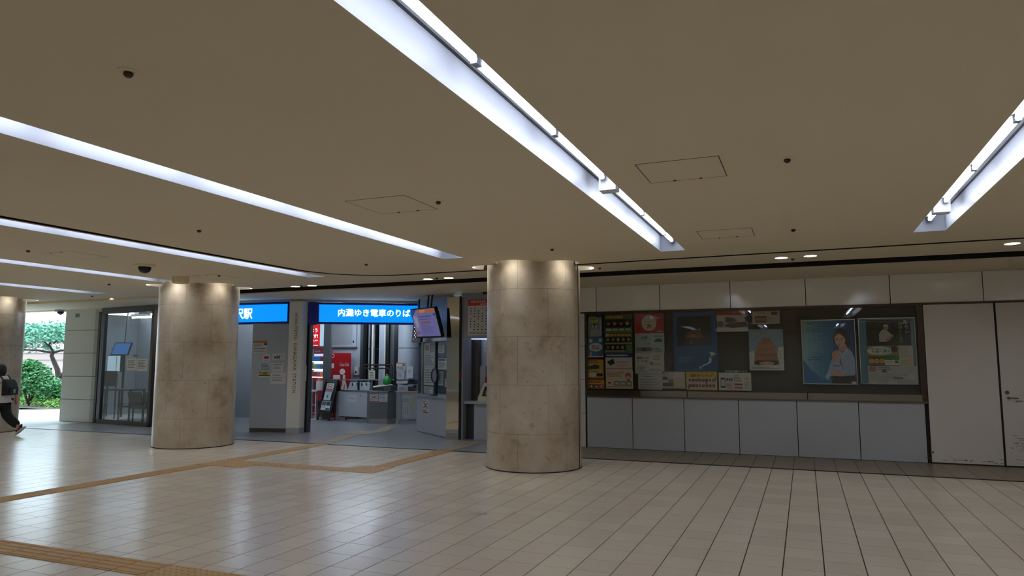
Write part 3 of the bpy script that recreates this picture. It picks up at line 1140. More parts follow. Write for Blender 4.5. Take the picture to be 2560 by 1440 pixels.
poster('poster', FW, -2.188, -1.416, 1.416, 2.483, '0f5590', [
    ('r', .09, .08, .86, .58, '14130f'), ('p', [(.25, .4), (.4, .32), (.62, .34), (.7, .44), (.3, .45)], '6b4322'), ('p', [(.3, .42), (.45, .37), (.58, .44)], 'a86a32'), ('r', .1, .46, .86, .47, '080808'), ('r', .38, .47, .42, .54, '8a5a2e'), ('c', .60, .305, .02, .013, 'e8dcc8'),
    ('p', JP, 'b9d2e4'), ('p', JH, 'b9d2e4'), ('p', JK, 'b9d2e4'), ('l', .1, .76, .45, .86, 4, '5f92ba'), ('l', .1, .96, .9, .985, 1, '4f86b0')],
    'large dark blue poster with a sunset photo and a pale map of Japan')
it = [('r', .02, .33, .98, .96, 'cfc9be'), ('t', .5, .27, .135, '迷惑行為ランキング', '3a2c10', 'CENTER', .025), ('l', .1, .05, .9, .1, 1, 'b08a20')]
rr = random.Random(5)
for k in range(16):
    x, y = .12 + .11 * (k % 8), .46 + .3 * (k // 8)
    it += [('c', x, y, .035 + rr.random() * .02, .1, ['8a4a50', '4a4448', '7a5a4a', '5a6a6c'][k % 4]), ('c', x, y - .1, .022, .05, 'd8b8a4')]
for k in range(4):
    it += [('c', [.4, .95, .08, .66][k], [.42, .38, .88, .6][k], .03, .06, 'b03a38')]
poster('poster', FW, -1.977, -1.443, 1.085, 1.410, 'd9bf2e', it, 'yellow manners poster under the dark blue poster')
poster('poster', FW, -1.432, -.891, 2.113, 2.509, 'bcb6b8', [
    ('r', 0, 0, 1, .26, 'b0262a'), ('t', .4, .2, .13, 'バス運転士募集', 'd88a84', 'LEFT', .01) if False else ('t', .36, .2, .11, 'バス運転士募集', 'd88a84', 'LEFT', .01),
    ('r', .02, .26, .28, .5, 'c2c4ba'), ('p', [(.3, .34), (.55, .4), (.68, .55), (.3, .6)], '5c5854'), ('c', .14, .66, .11, .14, '77706a'), ('p', [(.25, .75), (.4, .6), (.95, .58), (1, .78), (.5, .84)], '4c4048'), ('p', [(.9, .38), (1, .3), (1, .6), (.93, .55)], '3a3634'),
    ('r', 0, .84, 1, 1, 'd6d4d0')],
    'bus driver recruiting poster with a red heading')
poster('poster', FW, -.815, -.371, 2.236, 2.493, 'b9b29c', [('r', .02, .02, .98, .14, '6b1c20'), ('r', .08, .45, .52, .92, '7a5238'), ('r', .1, .6, .5, .75, 'a07a54'), ('r', .7, .2, .93, .4, '37432c'), ('l', .12, .2, .62, .36, 2, '7a6f5c'), ('l', .56, .5, .95, .92, 5, '9a927e')],
       'small beige leaflet with a dark red heading at the top of the window')
poster('poster', FW, -1.415, -.872, 1.086, 1.461, 'cfd2d0', [('r', 0, 0, 1, .18, '1c2a20'), ('t', .2, .155, .1, '時刻運行情報サービス', 'd8ddd8', 'LEFT', .01), ('r', .06, .42, .2, .88, '23262a'), ('r', .075, .5, .185, .8, 'cfd2cf'), ('g', .23, .42, .44, .58, 3, 1, .8, ['2f5f8f']), ('r', .23, .62, .44, .95, 'd3b8ae'), ('l', .24, .64, .43, .93, 5, 'a06a60'),
        ('l', .47, .3, .74, .62, 5, '5a605e'), ('r', .48, .68, .74, .76, '7a3c34'), ('r', .48, .82, .74, .92, 'a8703a'), ('c', .86, .45, .06, .09, 'b9a86a'), ('l', .8, .6, .96, .95, 5, '7d8482')],
       'white service leaflet with a black heading and a phone picture')
it = [('p', [(0, .56), (.12, .52), (.16, .62), (.12, .86), (0, .9)], 'd6d8d4'), ('p', [(1, .42), (.86, .44), (.82, .6), (.88, .86), (1, .9)], 'd6d8d4'), ('r', 0, .87, 1, 1, 'd2d8da'), ('t', .5, .125, .075, '小学生新聞コンクール', 'e8e4dc', 'CENTER', .05), ('t', .5, .125, .075, '小学生新聞コンクール', '4a3c38', 'CENTER', .008)]
for k in range(7):
    y = .78 - .085 * k
    w = [.36, .34, .33, .32, .29, .24, .15][k]
    it += [('p', circle(.5, y, w, .07, 18), ['8a5a34', 'a06c3e', '8f5f38', 'b07c48', '9a6840', 'a87448', '96603a'][k]), ('l', .5 - w * .75, y - .03, .5 + w * .75, y + .02, 2, ['6b4226', 'c79a62', '7a4c2c', '5f6a52', 'c08a54', '7c5030', 'b84a3a'][k])]
it += [('p', [(.14, .82), (.24, .76), (.76, .76), (.86, .82), (.76, .87), (.24, .87)], '2f211a'), ('p', circle(.5, .83, .22, .045, 18), 'd3a684'), ('r', .36, .825, .44, .833, '3a2a22'), ('r', .56, .825, .64, .833, '3a2a22'), ('l', .05, .91, .9, .97, 2, '7d8a90'), ('l', .06, .6, .1, .82, 4, '50483c'), ('l', .9, .52, .94, .72, 4, '50483c')]
poster('poster', FW, -.888, -.328, 1.436, 2.145, '7fa3b4', it, 'illustrated contest poster of a child with a tower of brown hair')


def framed(a0, a1, b0, b1, items, base, label, name='framed_poster'):
    t = thing(name, label, 'framed poster', ((a0 + a1) / 2, YW + .06, b0))
    f = Frame((0, YW + .07, 0), (1, 0, 0))
    poster('print', f, a0 + .02, a1 - .02, b0 + .02, b1 - .02, base, items, parent=t)
    fr = MB()
    w = .028
    for q in ((a0, a1, b0, b0 + w), (a0, a1, b1 - w, b1), (a0, a0 + w, b0 + w, b1 - w), (a1 - w, a1, b0 + w, b1 - w)):
        x0, x1, z0, z1 = q
        y1, y0 = YW + .09, YW + .048
        c = .008
        fr.add([(x0, y1, z0), (x1, y1, z0), (x1, y1, z1), (x0, y1, z1), (x0 + c, y0, z0 + c), (x1 - c, y0, z0 + c), (x1 - c, y0, z1 - c), (x0 + c, y0, z1 - c)],
               [(0, 1, 5, 4), (1, 2, 6, 5), (2, 3, 7, 6), (3, 0, 4, 7), (4, 5, 6, 7)])
    fr.split('frame_side', 'steel', t)
    MB().box(a0 + .004, a1 - .004, YW + .076, YW + .094, b0 + .004, b1 - .004).build('backboard', 'mid_grey', t)
    return t


it = []
GR = ['8fb6c4', '74a8c0', '5c9abc', '468cb8', '347eb2', '2670aa', '1c62a0', '155594', '104a88', '0d407c']
for k in range(10):
    it.append(('p', [(k * .1, 0), (k * .1 + .101, 0), (k * .1 + .101, 1), (k * .1, 1)], GR[k]))
it += [('p', [(.0, .62), (.14, .78), (.36, .93), (.62, 1), (0, 1)], '1f74b4'), ('l', .1, .03, .24, .055, 1, '1f3f5c'), ('l', .08, .14, .3, .165, 1, '2f5f80'), ('l', .08, .2, .42, .3, 3, '8fb8cc'), ('l', .1, .33, .48, .5, 6, '88b4cc'), ('l', .14, .575, .42, .6, 1, '164a78'), ('l', .08, .615, .48, .64, 1, '103f6c'),
       # hair, face, neck
       ('p', [(.595, .30), (.60, .22), (.65, .16), (.74, .13), (.83, .155), (.885, .22), (.895, .33), (.87, .40), (.80, .42), (.64, .38), (.60, .34)], '17120f'),
       ('p', [(.84, .30), (.90, .30), (.91, .41), (.86, .44)], '17120f'),
       ('p', [(.70, .38), (.83, .38), (.86, .47), (.76, .50), (.69, .46)], 'c9987c'),
       ('p', [(.615, .28), (.64, .215), (.70, .19), (.76, .20), (.81, .25), (.825, .32), (.80, .385), (.745, .42), (.69, .41), (.64, .37)], 'dcae92'),
       ('p', [(.615, .28), (.63, .20), (.71, .17), (.78, .19), (.83, .26), (.84, .34), (.80, .27), (.72, .21), (.66, .23)], '1a1411'),
       ('r', .640, .292, .685, .299, '241a16'), ('r', .735, .292, .785, .299, '241a16'), ('c', .664, .312, .014, .006, '2a1c18'), ('c', .756, .312, .014, .006, '2a1c18'), ('p', [(.695, .345), (.715, .31), (.725, .348)], 'c99478'),
       ('p', [(.672, .372), (.71, .366), (.745, .372), (.71, .392)], 'a8484a'), ('r', .69, .372, .73, .377, 'efe6e0'),
       # blouse
       ('p', [(.86, .44), (.93, .50), (.98, .60), (.985, .80), (.96, .90), (.60, .90), (.52, .88), (.45, .93), (.40, .90), (.46, .82), (.50, .72), (.55, .62), (.66, .52), (.70, .46), (.76, .52)], '9db4d6'),
       ('p', [(.70, .50), (.76, .52), (.86, .44), (.88, .47), (.78, .56), (.70, .66), (.70, .58)], 'b4c8e4'), ('p', [(.70, .50), (.715, .56), (.705, .68), (.73, .74), (.72, .60)], '1f2c4c'),
       ('p', [(.60, .62), (.63, .56), (.70, .72), (.82, .80), (.76, .84), (.62, .74)], 'adc2e0'), ('p', [(.56, .70), (.70, .71), (.69, .745), (.58, .735)], '7f98be'), ('p', [(.74, .64), (.78, .78), (.72, .80)], '8aa2c6'),
       ('p', [(.555, .56), (.565, .51), (.60, .49), (.655, .47), (.69, .50), (.69, .56), (.66, .60), (.66, .66), (.60, .66), (.575, .61)], 'd8a88c'), ('l', .58, .52, .66, .58, 3, 'b98468'),
       ('p', [(.50, .84), (.60, .80), (.72, .83), (.80, .85), (.74, .88), (.58, .88)], 'd2a286'), ('p', [(.40, .90), (.46, .82), (.52, .86), (.47, .94)], 'a9bede'),
       # skirt
       ('p', [(.53, 1), (.55, .88), (.72, .885), (.96, .87), (.99, 1)], '14141c'), ('r', .90, .965, .99, 1, 'cfcabc')]
framed(-.043, .801, 1.202, 2.296, it, '3a86b8', 'framed blue poster of a woman in a pale blouse')
it = [('r', 0, 0, .13, 1, '4c86a6'), ('r', .13, .02, .93, .42, '20281c'), ('r', .13, .40, .93, .42, '0f120c')]
rr = random.Random(9)
for k in range(60):
    x, y = rr.uniform(.15, .9), rr.uniform(.05, .37)
    it.append(('p', circle(x, y, rr.uniform(.006, .02), rr.uniform(.01, .035), 6), rr.choice(['2f3d26', '3a4a2c', '18200f', '4a5a3a', '2a3620'])))
it += [('p', [(.36, .36), (.36, .24), (.42, .17), (.50, .18), (.58, .24), (.62, .26), (.56, .33), (.48, .36)], 'b9bcb4'), ('c', .49, .145, .045, .04, 'b08a70'), ('p', circle(.49, .125, .05, .035, 12, 180, 360), 'c9c9c2'), ('p', [(.46, .33), (.60, .25), (.63, .27), (.50, .36)], 'b58e74'),
       ('t', .84, .09, .075, 'み', 'e4e6de', 'CENTER', .02), ('t', .86, .16, .065, 'ら', 'dfe2da', 'CENTER', .02), ('t', .87, .23, .065, 'い', 'dfe2da', 'CENTER', .02),
       ('t', .75, .105, .055, '循', 'aab09c', 'CENTER'), ('t', .75, .165, .055, '環', 'aab09c', 'CENTER'), ('t', .75, .22, .045, 'の', 'aab09c', 'CENTER'), ('t', .75, .27, .045, 'た', 'aab09c', 'CENTER'), ('t', .75, .32, .045, 'め', 'aab09c', 'CENTER'), ('t', .75, .365, .045, 'に', 'aab09c', 'CENTER'),
       ('r', .13, .42, .7, .72, '9a8a3c'), ('p', circle(.36, .50, .23, .07, 20), 'dfe2da'), ('t', .17, .48, .032, '大地の恵みを食べて', '1f7088', 'LEFT', .02), ('t', .20, .53, .055, '大地へ還す!', '1f8090', 'LEFT', .03), ('r', .2, .555, .5, .565, '3f8a5a'),
       ('c', .62, .475, .06, .05, '5a2a1c'), ('c', .62, .475, .04, .033, '3a1a12'), ('r', .13, .58, .44, .72, '6a4a24'), ('g', .14, .585, .44, .62, 4, 1, .8, ['3a2a20', '4a3424'])]
for k in range(3):
    it += [('c', .195 + .1 * k, .655, .045, .035, 'd0b23a'), ('c', .195 + .1 * k, .655, .028, .02, 'b8962c')]
it += [('r', .44, .57, .70, .64, '1f7a44'), ('r', .44, .64, .70, .72, 'd8d8cc'), ('r', .62, .65, .68, .69, '2c3430'), ('l', .46, .655, .6, .71, 3, '8a8e84'), ('r', .70, .42, .95, .62, 'c2c6c2'), ('l', .72, .44, .93, .6, 6, '9aa0a0'), ('r', .70, .62, .95, .73, 'c9c8a2'), ('l', .72, .64, .93, .72, 3, '8a8a68'),
       ('r', .13, .73, 1, 1, 'b9bec4'), ('r', .15, .74, .28, .82, '8a6a58'), ('l', .32, .74, .55, .8, 2, '3c3e44'), ('p', [(.36, .83), (.42, .77), (.48, .83)], '4a4440'), ('g', .14, .83, .98, .99, 5, 3, .92, ['c4c9ce', 'b4bac2', 'cfd2d4']), ('l', .15, .84, .97, .98, 9, '969ca4'), ('r', .58, .9, .75, .925, '5c6268')]
framed(.831, 1.675, 1.212, 2.308, it, '7fa4b4', 'framed environmental poster with a forest photo at the top')

# ================================================================== STATION FRONT
# ---- white tiled pier at the exit
t = thing('exit_pier', 'white tiled pier beside the daylight exit', 'pier', (-17.9, 13.3, 0))
MB().prism([(-18.54, 13.15), (-17.45, 13.17), (-17.28, 13.26), (-17.30, 13.34), (-18.54, 13.34)], 0, ZS).build('core', 'joint_dark', t)
zj = [0, .59, 1.2, 1.815, 2.43, ZS]
for a, b in zip(zj[:-1], zj[1:]):
    MB().prism([(-18.56, 13.13), (-17.44, 13.15), (-17.44, 13.17), (-18.56, 13.15)], a + .006, b - .006).build('front_tile', 'tile_white', t)
    MB().prism([(-17.432, 13.148), (-17.27, 13.245), (-17.285, 13.265), (-17.446, 13.17)], a + .006, b - .006).build('side_tile', 'tile_white', t)
    MB().prism([(-18.58, 13.14), (-18.56, 13.14), (-18.56, 13.34), (-18.58, 13.34)], a + .006, b - .006).build('end_tile', 'tile_white', t)
fp = Frame((-18.56, 13.126, 0), (1.12, .02, 0))
poster('exit_notice', fp, .36, .52, 2.78, 2.88, '5d7f7c', [('r', .05, .1, .95, .9, '6f9490'), ('l', .1, .2, .9, .8, 2, '3a5654')], 'small green plate high on the white tiled pier', 'sign')
t = thing('security_camera', 'small dark wall camera under the soffit at the exit', 'camera', (-18.75, 13.1, ZS))
MB().box(-18.85, -18.65, 13.0, 13.2, ZS - .05, ZS).build('bracket', 'mid_grey', t)
MB().lathe([(.09, 0), (.07, -.06), (0, -.1)], (-18.75, 13.1, ZS - .05), 12).build('dome', 'black_gloss', t, True)

# ---- glazed waiting room left of the second column
GA, GB = Vector((-17.12, 13.12, 0)), Vector((-14.85, 12.80, 0))
GU = (GB - GA).normalized()
GF = Frame(GA, GU)
GL = (GB - GA).length
wr = struct(thing('window_2', None, None, tuple((GA + GB) / 2)))


def gslab(fr_, a0, a1, b0, b1, d0, d1, mat, name, parent, **k):
    return MB().slab(fr_.P(a0, b0, d1), fr_.u, fr_.v, a1 - a0, b1 - b0, fr_.n, d1 - d0).build(name, mat, parent, **k)


gslab(GF, -.16, -.06, 0, 2.9, -.06, .02, 'black', 'door_track', wr)
gslab(GF, 0, .14, 0, 2.9, -.06, .03, 'frame_grey', 'left_post', wr)
gslab(GF, GL - .10, GL, 0, 2.9, -.06, .03, 'bronze', 'right_post', wr)
gslab(GF, 0, GL, 0, .10, -.06, .03, 'bronze', 'bottom_rail', wr)
gslab(GF, 0, GL, 2.84, ZS, -.06, .03, 'frame_grey', 'top_rail', wr)
gslab(GF, .14, GL - .10, .10, 2.84, -.02, -.012, 'glass_clear', 'pane', wr)
poster('paper_notice', GF, 1.19, 1.60, 1.37, 1.66, 'cfcabc', [('l', .08, .12, .92, .85, 5, '5a544c')], 'left cream notice on the waiting room glass', 'notice', off=-.010)
poster('paper_notice', GF, 1.62, 2.06, 1.36, 1.665, 'cfcabc', [('l', .08, .12, .92, .85, 6, '5a544c')], 'right cream notice on the waiting room glass', 'notice', off=-.010)
poster('label_strip', GF, 1.44, 1.70, 1.70, 1.78, '8f9aa2', [('t', .08, .8, .7, '待合室', '7a3c48', 'LEFT', .02)], 'small lettering strip above the cream notices', 'sign', off=-.010)
# room behind the glass
wl = MB()
wl.box(-19.3, -14.7, 16.0, 16.1, 0, ZS)
wl.box(-19.4, -19.3, 14.25, 16.1, 0, ZS)
wl.prism([(-18.56, 13.345), (-18.50, 13.345), (-19.3, 14.25), (-19.4, 14.25)], 0, ZS)
wl.box(-14.8, -14.7, 12.95, 15.3, 0, ZS)
struct(wl.build('wall_waiting', 'mid_grey'))
t = thing('information_screen', 'blue information screen hung in the waiting room', 'screen', (-17.9, 14.3, 1.78))
sfm = Frame((-18.02, 14.14, 1.80), (.9, .30, 0), (.10, .25, .96))
MB().slab(sfm.P(-.02, -.02, 0), sfm.u, sfm.v, .50, .36, sfm.n, .05).build('casing', 'black', t)
MB().slab(sfm.P(0, 0, .004), sfm.u, sfm.v, .46, .32, sfm.n, .003).build('display', 'screen_blue', t)
MB().tube([sfm.P(.24, .3, -.06), (-17.9, 14.5, ZS)], .015, 8).build('hanger', 'dark_grey', t)
t = thing('lit_board', 'pale lit board on the waiting room wall under the blue screen', 'board', (-18.5, 14.8, 1.3))
MB().box(-18.95, -18.28, 14.75, 14.80, 1.29, 1.78).build('frame', 'black', t)
MB().box(-18.93, -18.58, 14.742, 14.75, 1.31, 1.76).build('left_panel', 'board_lit', t)
MB().box(-18.55, -18.42, 14.742, 14.75, 1.31, 1.76).build('right_panel', 'board_lit', t)
MB().box(-18.95, -18.9, 14.76, 14.80, 0, 1.3).box(-18.33, -18.28, 14.76, 14.80, 0, 1.3).split('stand', 'black', t)
t = thing('screen_panel', 'brown board below the lit board', 'panel', (-18.2, 14.2, .9))
MB().box(-18.45, -17.85, 14.20, 14.24, .9, 1.33).build('board', 'brown_board', t)
MB().box(-18.45, -18.41, 14.21, 14.23, 0, .9).box(-17.89, -17.85, 14.21, 14.23, 0, .9).split('leg', 'dark_grey', t)
t = thing('desk', 'black framed desk in the waiting room', 'desk', (-17.0, 13.8, 0))
MB().box(-17.5, -16.5, 13.55, 14.05, .82, .86).build('top', 'dark_grey', t)
for x in (-17.48, -16.55):
    for y in (13.57, 14.0):
        MB().box(x, x + .035, y, y + .035, 0, .82).build('leg', 'black', t)
MB().box(-17.48, -16.52, 13.98, 14.02, .35, .39).build('stretcher', 'black', t)


def seat_bench(x, y, rz, label):
    t = thing('lounge_chair', label, 'chair', (x, y, 0), rz, 'grey chairs in the waiting room')
    MB().box(-.28, .28, -.26, .24, .36, .44).build('seat', 'chair_grey', t, local=True)
    MB().add([(-.28, .22, .42), (.28, .22, .42), (.28, .30, .80), (-.28, .30, .80), (-.28, .28, .42), (.28, .28, .42), (.28, .36, .80), (-.28, .36, .80)],
             [(0, 1, 2, 3), (7, 6, 5, 4), (3, 2, 6, 7), (0, 3, 7, 4), (1, 5, 6, 2), (0, 4, 5, 1)]).build('backrest', 'chair_grey', t, local=True)
    for sx in (-.24, .21):
        for sy in (-.22, .2):
            MB().box(sx, sx + .03, sy, sy + .03, 0, .36).build('leg', 'black', t, local=True)
    return t


seat_bench(-16.12, 13.75, R(170), 'left grey chair behind the waiting room glass')
seat_bench(-15.42, 13.65, R(175), 'right grey chair behind the waiting room glass')
t = thing('white_cabinet', 'tall white cabinet at the right side of the waiting room', 'cabinet', (-15.25, 15.0, 0))
MB().box(-15.6, -14.85, 14.7, 15.2, 0, 1.75).build('body', 'blue_grey', t)
MB().box(-15.58, -15.24, 14.685, 14.70, .05, 1.72).build('door', 'white_plastic', t)
MB().box(-15.22, -14.87, 14.685, 14.70, .05, 1.72).build('door', 'white_plastic', t)
MB().box(-15.27, -15.25, 14.67, 14.685, .85, 1.0).build('handle', 'dark_grey', t)
poster('leaflet_display', Frame((-17.3, 15.98, 0), (1, 0, 0)), .3, 1.7, .8, 2.2, '8f9aa6', [('g', .03, .05, .97, .95, 4, 3, .85, ['c2c8cc', 'aab4bc', '8a98a4', 'd2d4d2'])], 'wall of pale leaflets at the back of the waiting room', 'leaflets')

# ---- grey partition, entrance pier and lettering
PF = Frame((-11.75, 12.80, 0), (.985, .174, 0))
wp = thing('entrance_partition', 'grey partition wall with notices beside the lettered pier', 'partition', (-11.2, 12.9, 0))
gslab(PF, 0, .98, .09, 2.46, -.12, 0, 'panel_grey', 'panel', wp)
gslab(PF, 0, .98, 0, .09, -.115, -.004, 'steel_dark', 'skirting', wp)


def pnote(a0, z1, a1, z0, base, items, label, cat='notice'):
    poster('wall_notice', PF, a0, a1, z0, z1, base, items, label, cat)


pnote(.02, 2.066, .386, 1.789, 'cfcdc8', [('r', 0, 0, 1, .18, 'c07a34'), ('r', .76, .2, .98, .34, '20242c'), ('l', .05, .25, .7, .5, 3, '6a6a6c'), ('l', .05, .6, .95, .7, 1, '3a3032'), ('l', .05, .8, .95, .92, 2, '77777a')], 'notice with an orange band at the top left of the partition')
pnote(.285, 1.762, .455, 1.589, 'd2d0ce', [('c', .33, .45, .2, .2, 'b02a34'), ('c', .67, .45, .2, .2, 'b02a34'), ('r', .2, .55, .8, .65, '8a2028'), ('l', .2, .8, .8, .92, 1, '444448')], 'small white sticker with a red emblem')
pnote(.518, 1.771, .826, 1.616, 'd0cfd4', [('p', [(.3, .3), (.42, .3), (.7, .75), (.58, .75)], '1d2440'), ('p', [(.58, .3), (.7, .3), (.42, .75), (.3, .75)], '1d2440'), ('c', .25, .55, .1, .14, '1d2440'), ('c', .82, .35, .05, .08, '50587a'), ('r', 0, .9, 1, 1, 'c0a8b4')], 'white sticker with a dark crossed emblem')
pnote(.222, 1.571, .514, 1.371, 'b9c4d0', [('l', .08, .1, .92, .9, 5, '58687c')], 'pale blue typed notice on the partition')
pnote(.537, 1.553, .805, 1.372, 'd2d2d0', [('l', .08, .12, .92, .28, 1, '2c2c30'), ('l', .08, .35, .92, .75, 4, '6c6c70')], 'white typed notice right of the pale blue one')
pnote(.2, 1.371, .469, 1.236, 'c9b82a', [('r', 0, .62, 1, .8, '1c1c18'), ('r', 0, .8, 1, 1, 'd8d8d2'), ('c', .12, .28, .06, .14, '7a1c20'), ('p', [(.05, .28), (.2, .28), (.12, .5)], '7a1c20'), ('t', .32, .52, .48, 'AED', '16160f', 'LEFT', .03)], 'yellow AED sign on the partition', 'sign')
pnote(.495, 1.344, .876, 1.085, 'd3d3d4', [('l', .12, .18, .8, .3, 1, '4a4a50'), ('l', .08, .42, .92, .75, 3, '8c8c92')], 'large white notice low on the partition')

PA, PB = Vector((-10.78, 12.875, 0)), Vector((-10.485, 12.96, 0))
t = thing('lettered_pier', 'narrow cream pier with vertical station lettering between the blue signs', 'pier', (-10.6, 13.1, 0))
poly = [(-10.78, 12.875), (-10.485, 12.96), (-10.50, 13.16), (-10.78, 13.27)]
MB().prism(poly, .12, ZS - .05).build('body', 'wall_gloss', t)
MB().prism([(x * 1.0, y) for x, y in poly], 0, .118).build('plinth', 'panel_grey', t)
pf = Frame(tuple(PA), PB - PA)
vs_, fs_ = text_polys('HOKUTETSU  KANAZAWA  STATION', .112, .0, 'LEFT')
L = max(v.x for v in vs_)
k = 1.80 / L
tf = Frame(pf.P(.125, 2.69, .0012), (0, 0, -1), tuple(pf.u))
for ch_, pp in glyphs('HOKUTETSU  KANAZAWA  STATION', .112):
    MB().add([tf.P(v.x * k, v.y) for v in pp[0]], pp[1]).build('letter', 'letter_grey', t)
t = thing('entrance_jamb', 'dark metal door jamb right of the lettered pier', 'jamb', (-10.36, 13.3, 0))
MB().box(-10.51, -10.475, 13.17, 13.27, 0, 2.95).build('outer_jamb', 'black', t)
MB().box(-10.47, -10.43, 13.19, 13.29, 0, 2.95).build('inner_jamb', 'frame_grey', t)
MB().prism([(-10.475, 13.165), (-10.32, 13.235), (-10.36, 13.33), (-10.475, 13.28)], 2.43, 2.96).build('head_filler', 'sign_navy', t)
MB().box(-10.50, -10.487, 13.16, 13.17, 1.15, 1.5).build('pull_plate', 'white_plastic', t)

# ---- illuminated signs
S1 = Frame((-14.2, 12.59, 0), (.9955, .0945, 0))


def lit_sign(fr_, L, z0, z1, label, texts, sub, loc):
    t = thing('illuminated_sign', label, 'sign', loc)
    MB().slab(fr_.P(0, z0, .0), fr_.u, fr_.v, L, z1 - z0, fr_.n, .14).build('casing', 'sign_navy', t)
    MB().slab(fr_.P(.07, z0 + .045, .006), fr_.u, fr_.v, L - .14, z1 - z0 - .095, fr_.n, .005).build('face', 'sign_blue', t)
    for a, z, sz, body, bold, wk in texts:
        v, f = text_polys(body, sz, 0, 'LEFT')
        w = max(p.x for p in v) - min(p.x for p in v)
        x0 = min(p.x for p in v)
        for ch_, pp in glyphs(body, sz):
            g_ = MB()
            for dx, dy in ((0, 0), (bold, 0), (-bold, 0), (0, bold * .7), (0, -bold * .7)):      # stroke weight
                g_.add([fr_.P(a + (p.x - x0) * wk / w + dx * sz, z + p.y + dy * sz, .009) for p in pp[0]], pp[1])
            g_.build('character', 'sign_white', t)
    for a, z, sz, body in sub:
        v, f = text_polys(body, sz, .0, 'LEFT')
        MB().add([fr_.P(a + p.x, z + p.y, .009) for p in v], f).build('small_lettering', 'sign_pale', t)
    return t


lit_sign(S1, 3.42, 2.455, 2.95, 'lit blue station name sign partly behind the second column', [(1.20, 2.60, .265, '北鉄金沢駅', .026, 1.21)], [], (-12.5, 12.8, 2.45))
S2 = Frame((-10.33, 13.24, 0), (2.13, 1.31, 0))
lit_sign(S2, 2.62, 2.45, 2.945, 'lit blue sign reading 内灘ゆき電車のりば above the gate', [(.50, 2.645, .185, '内灘ゆき電車のりば', .024, 1.64)], [(1.06, 2.545, .075, 'For Uchinada')], (-9.3, 13.9, 2.45))
# glossy header above the signs
t = thing('sign_header', 'glossy metal header strip between the signs and the soffit', 'header', (-9.5, 13.5, 2.95))
MB().prism([(-14.3, 12.62), (-10.8, 12.93), (-10.4, 13.25), (-8.1, 14.66), (-8.2, 14.8), (-10.5, 13.45), (-14.3, 12.8)], 2.95, ZS - .001).build('strip', 'steel', t)

# ---- ticket office (kiosk) with angled counter
KA, KB = Vector((-8.30, 14.38, 0)), Vector((-6.93, 13.31, 0))
KF = Frame(KA, KB - KA)
KL = (KB - KA).length
t = thing('ticket_counter', 'grey angled ticket counter left of the mirror pillar', 'counter', (-7.6, 13.85, 0))
gslab(KF, 0, .883, .01, .80, -.10, 0, 'blue_grey', 'front_panel', t)
gslab(KF, .889, KL, .01, .80, -.10, 0, 'blue_grey', 'front_panel', t)
gslab(KF, -.10, KL, .80, .85, -.45, .05, 'mid_grey', 'worktop', t)
gslab(KF, 0, .03, 0, .80, -.6, -.10, 'blue_grey', 'side_panel', t)
poster('warning_poster', KF, .344, .70, .44, .73, 'd0c8c6', [('l', .1, .05, .9, .16, 1, '8a2a30'), ('p', [(.1, .2), (.25, .2), (.9, .62), (.75, .62)], '3a2c30'), ('p', [(.75, .2), (.9, .2), (.25, .62), (.1, .62)], '3a2c30'), ('l', .1, .68, .9, .95, 3, '9a3a40'), ('r', .05, .9, .95, .97, 'a83038')],
       'white poster with a dark cross on the ticket counter front', 'notice', off=.001)
kw = thing('ticket_office', 'grey upper wall and glazed front of the ticket office', 'office front', (-7.6, 13.85, .85))
gslab(KF, -.05, KL, 2.10, ZS - .01, -.12, 0, 'mid_grey', 'upper_wall', kw)
gslab(KF, -.12, KL, 2.03, 2.10, -.14, .05, 'steel', 'head_rail', kw)
gslab(KF, .90, .95, .85, 2.03, -.10, -.04, 'dark_grey', 'mullion', kw)
gslab(KF, .14, .19, .85, 2.03, -.10, -.04, 'steel', 'end_post', kw)
gslab(KF, .19, .90, .86, 2.03, -.075, -.067, 'glass_clear', 'left_pane', kw)
gslab(KF, .95, KL, .86, 2.03, -.075, -.067, 'glass_clear', 'right_pane', kw)
KN = [(.24, 1.991, .58, 1.786, 'c2b89c', 'tan picture sheet at the top left of the office glass'), (.62, 1.945, .88, 1.782, 'c6cccc', 'pale sheet right of the tan picture sheet'),
      (.24, 1.781, .86, 1.466, 'b4bfc0', 'grey green leaflet sheet on the left office pane'), (.25, 1.462, .84, 1.062, 'b0bcbc', 'tall grey sheet beside the oval mirror'),
      (.26, 1.036, .80, .88, 'a9b4b4', 'low sheet at the foot of the left office pane'), (1.03, 1.938, 1.36, 1.777, 'b9c0be', 'square sheet at the top of the right office pane'),
      (1.04, 1.659, 1.50, 1.419, 'c6cccc', 'printed notice in the middle of the right office pane'), (1.40, 1.231, 1.64, 1.052, 'b4aca4', 'beige slip at the right end of the office pane'),
      (1.06, 1.38, 1.33, 1.07, '8fb0b8', 'pale blue sheet right of the oval mirror')]
for k, (a0, z1, a1, z0, c, lb) in enumerate(KN):
    itm = [('l', .08, .1, .92, .92, 6, '6a7474')]
    if k == 0:
        itm = [('r', .2, .15, .8, .75, '8f7f5c'), ('l', .1, .82, .9, .95, 1, '777')] if False else [('r', .2, .15, .8, .75, '8f7f5c')]
    if k == 6:
        itm = [('r', .05, .08, .8, .22, '3c4448'), ('l', .06, .3, .9, .92, 5, '5c6668')]
    poster('office_notice', KF, a0, a1, z0, z1, c, itm, lb, 'notice', off=-.064)
t = thing('oval_mirror', 'oval desk mirror on the ticket counter', 'mirror', tuple(KF.P(.98, .85, -.03)))
v = MB()
ring = [KF.P(.98 + .155 * math.cos(R(a)), 1.28 + .155 * math.sin(R(a)), .0) for a in range(0, 361, 15)]
v.tube(ring, .014, 6)
v.build('rim', 'black', t, True)
MB().add([KF.P(.98 + .15 * math.cos(R(a)), 1.28 + .15 * math.sin(R(a)), .0) for a in range(0, 360, 15)], [tuple(range(24))]).build('glass', 'steel', t)
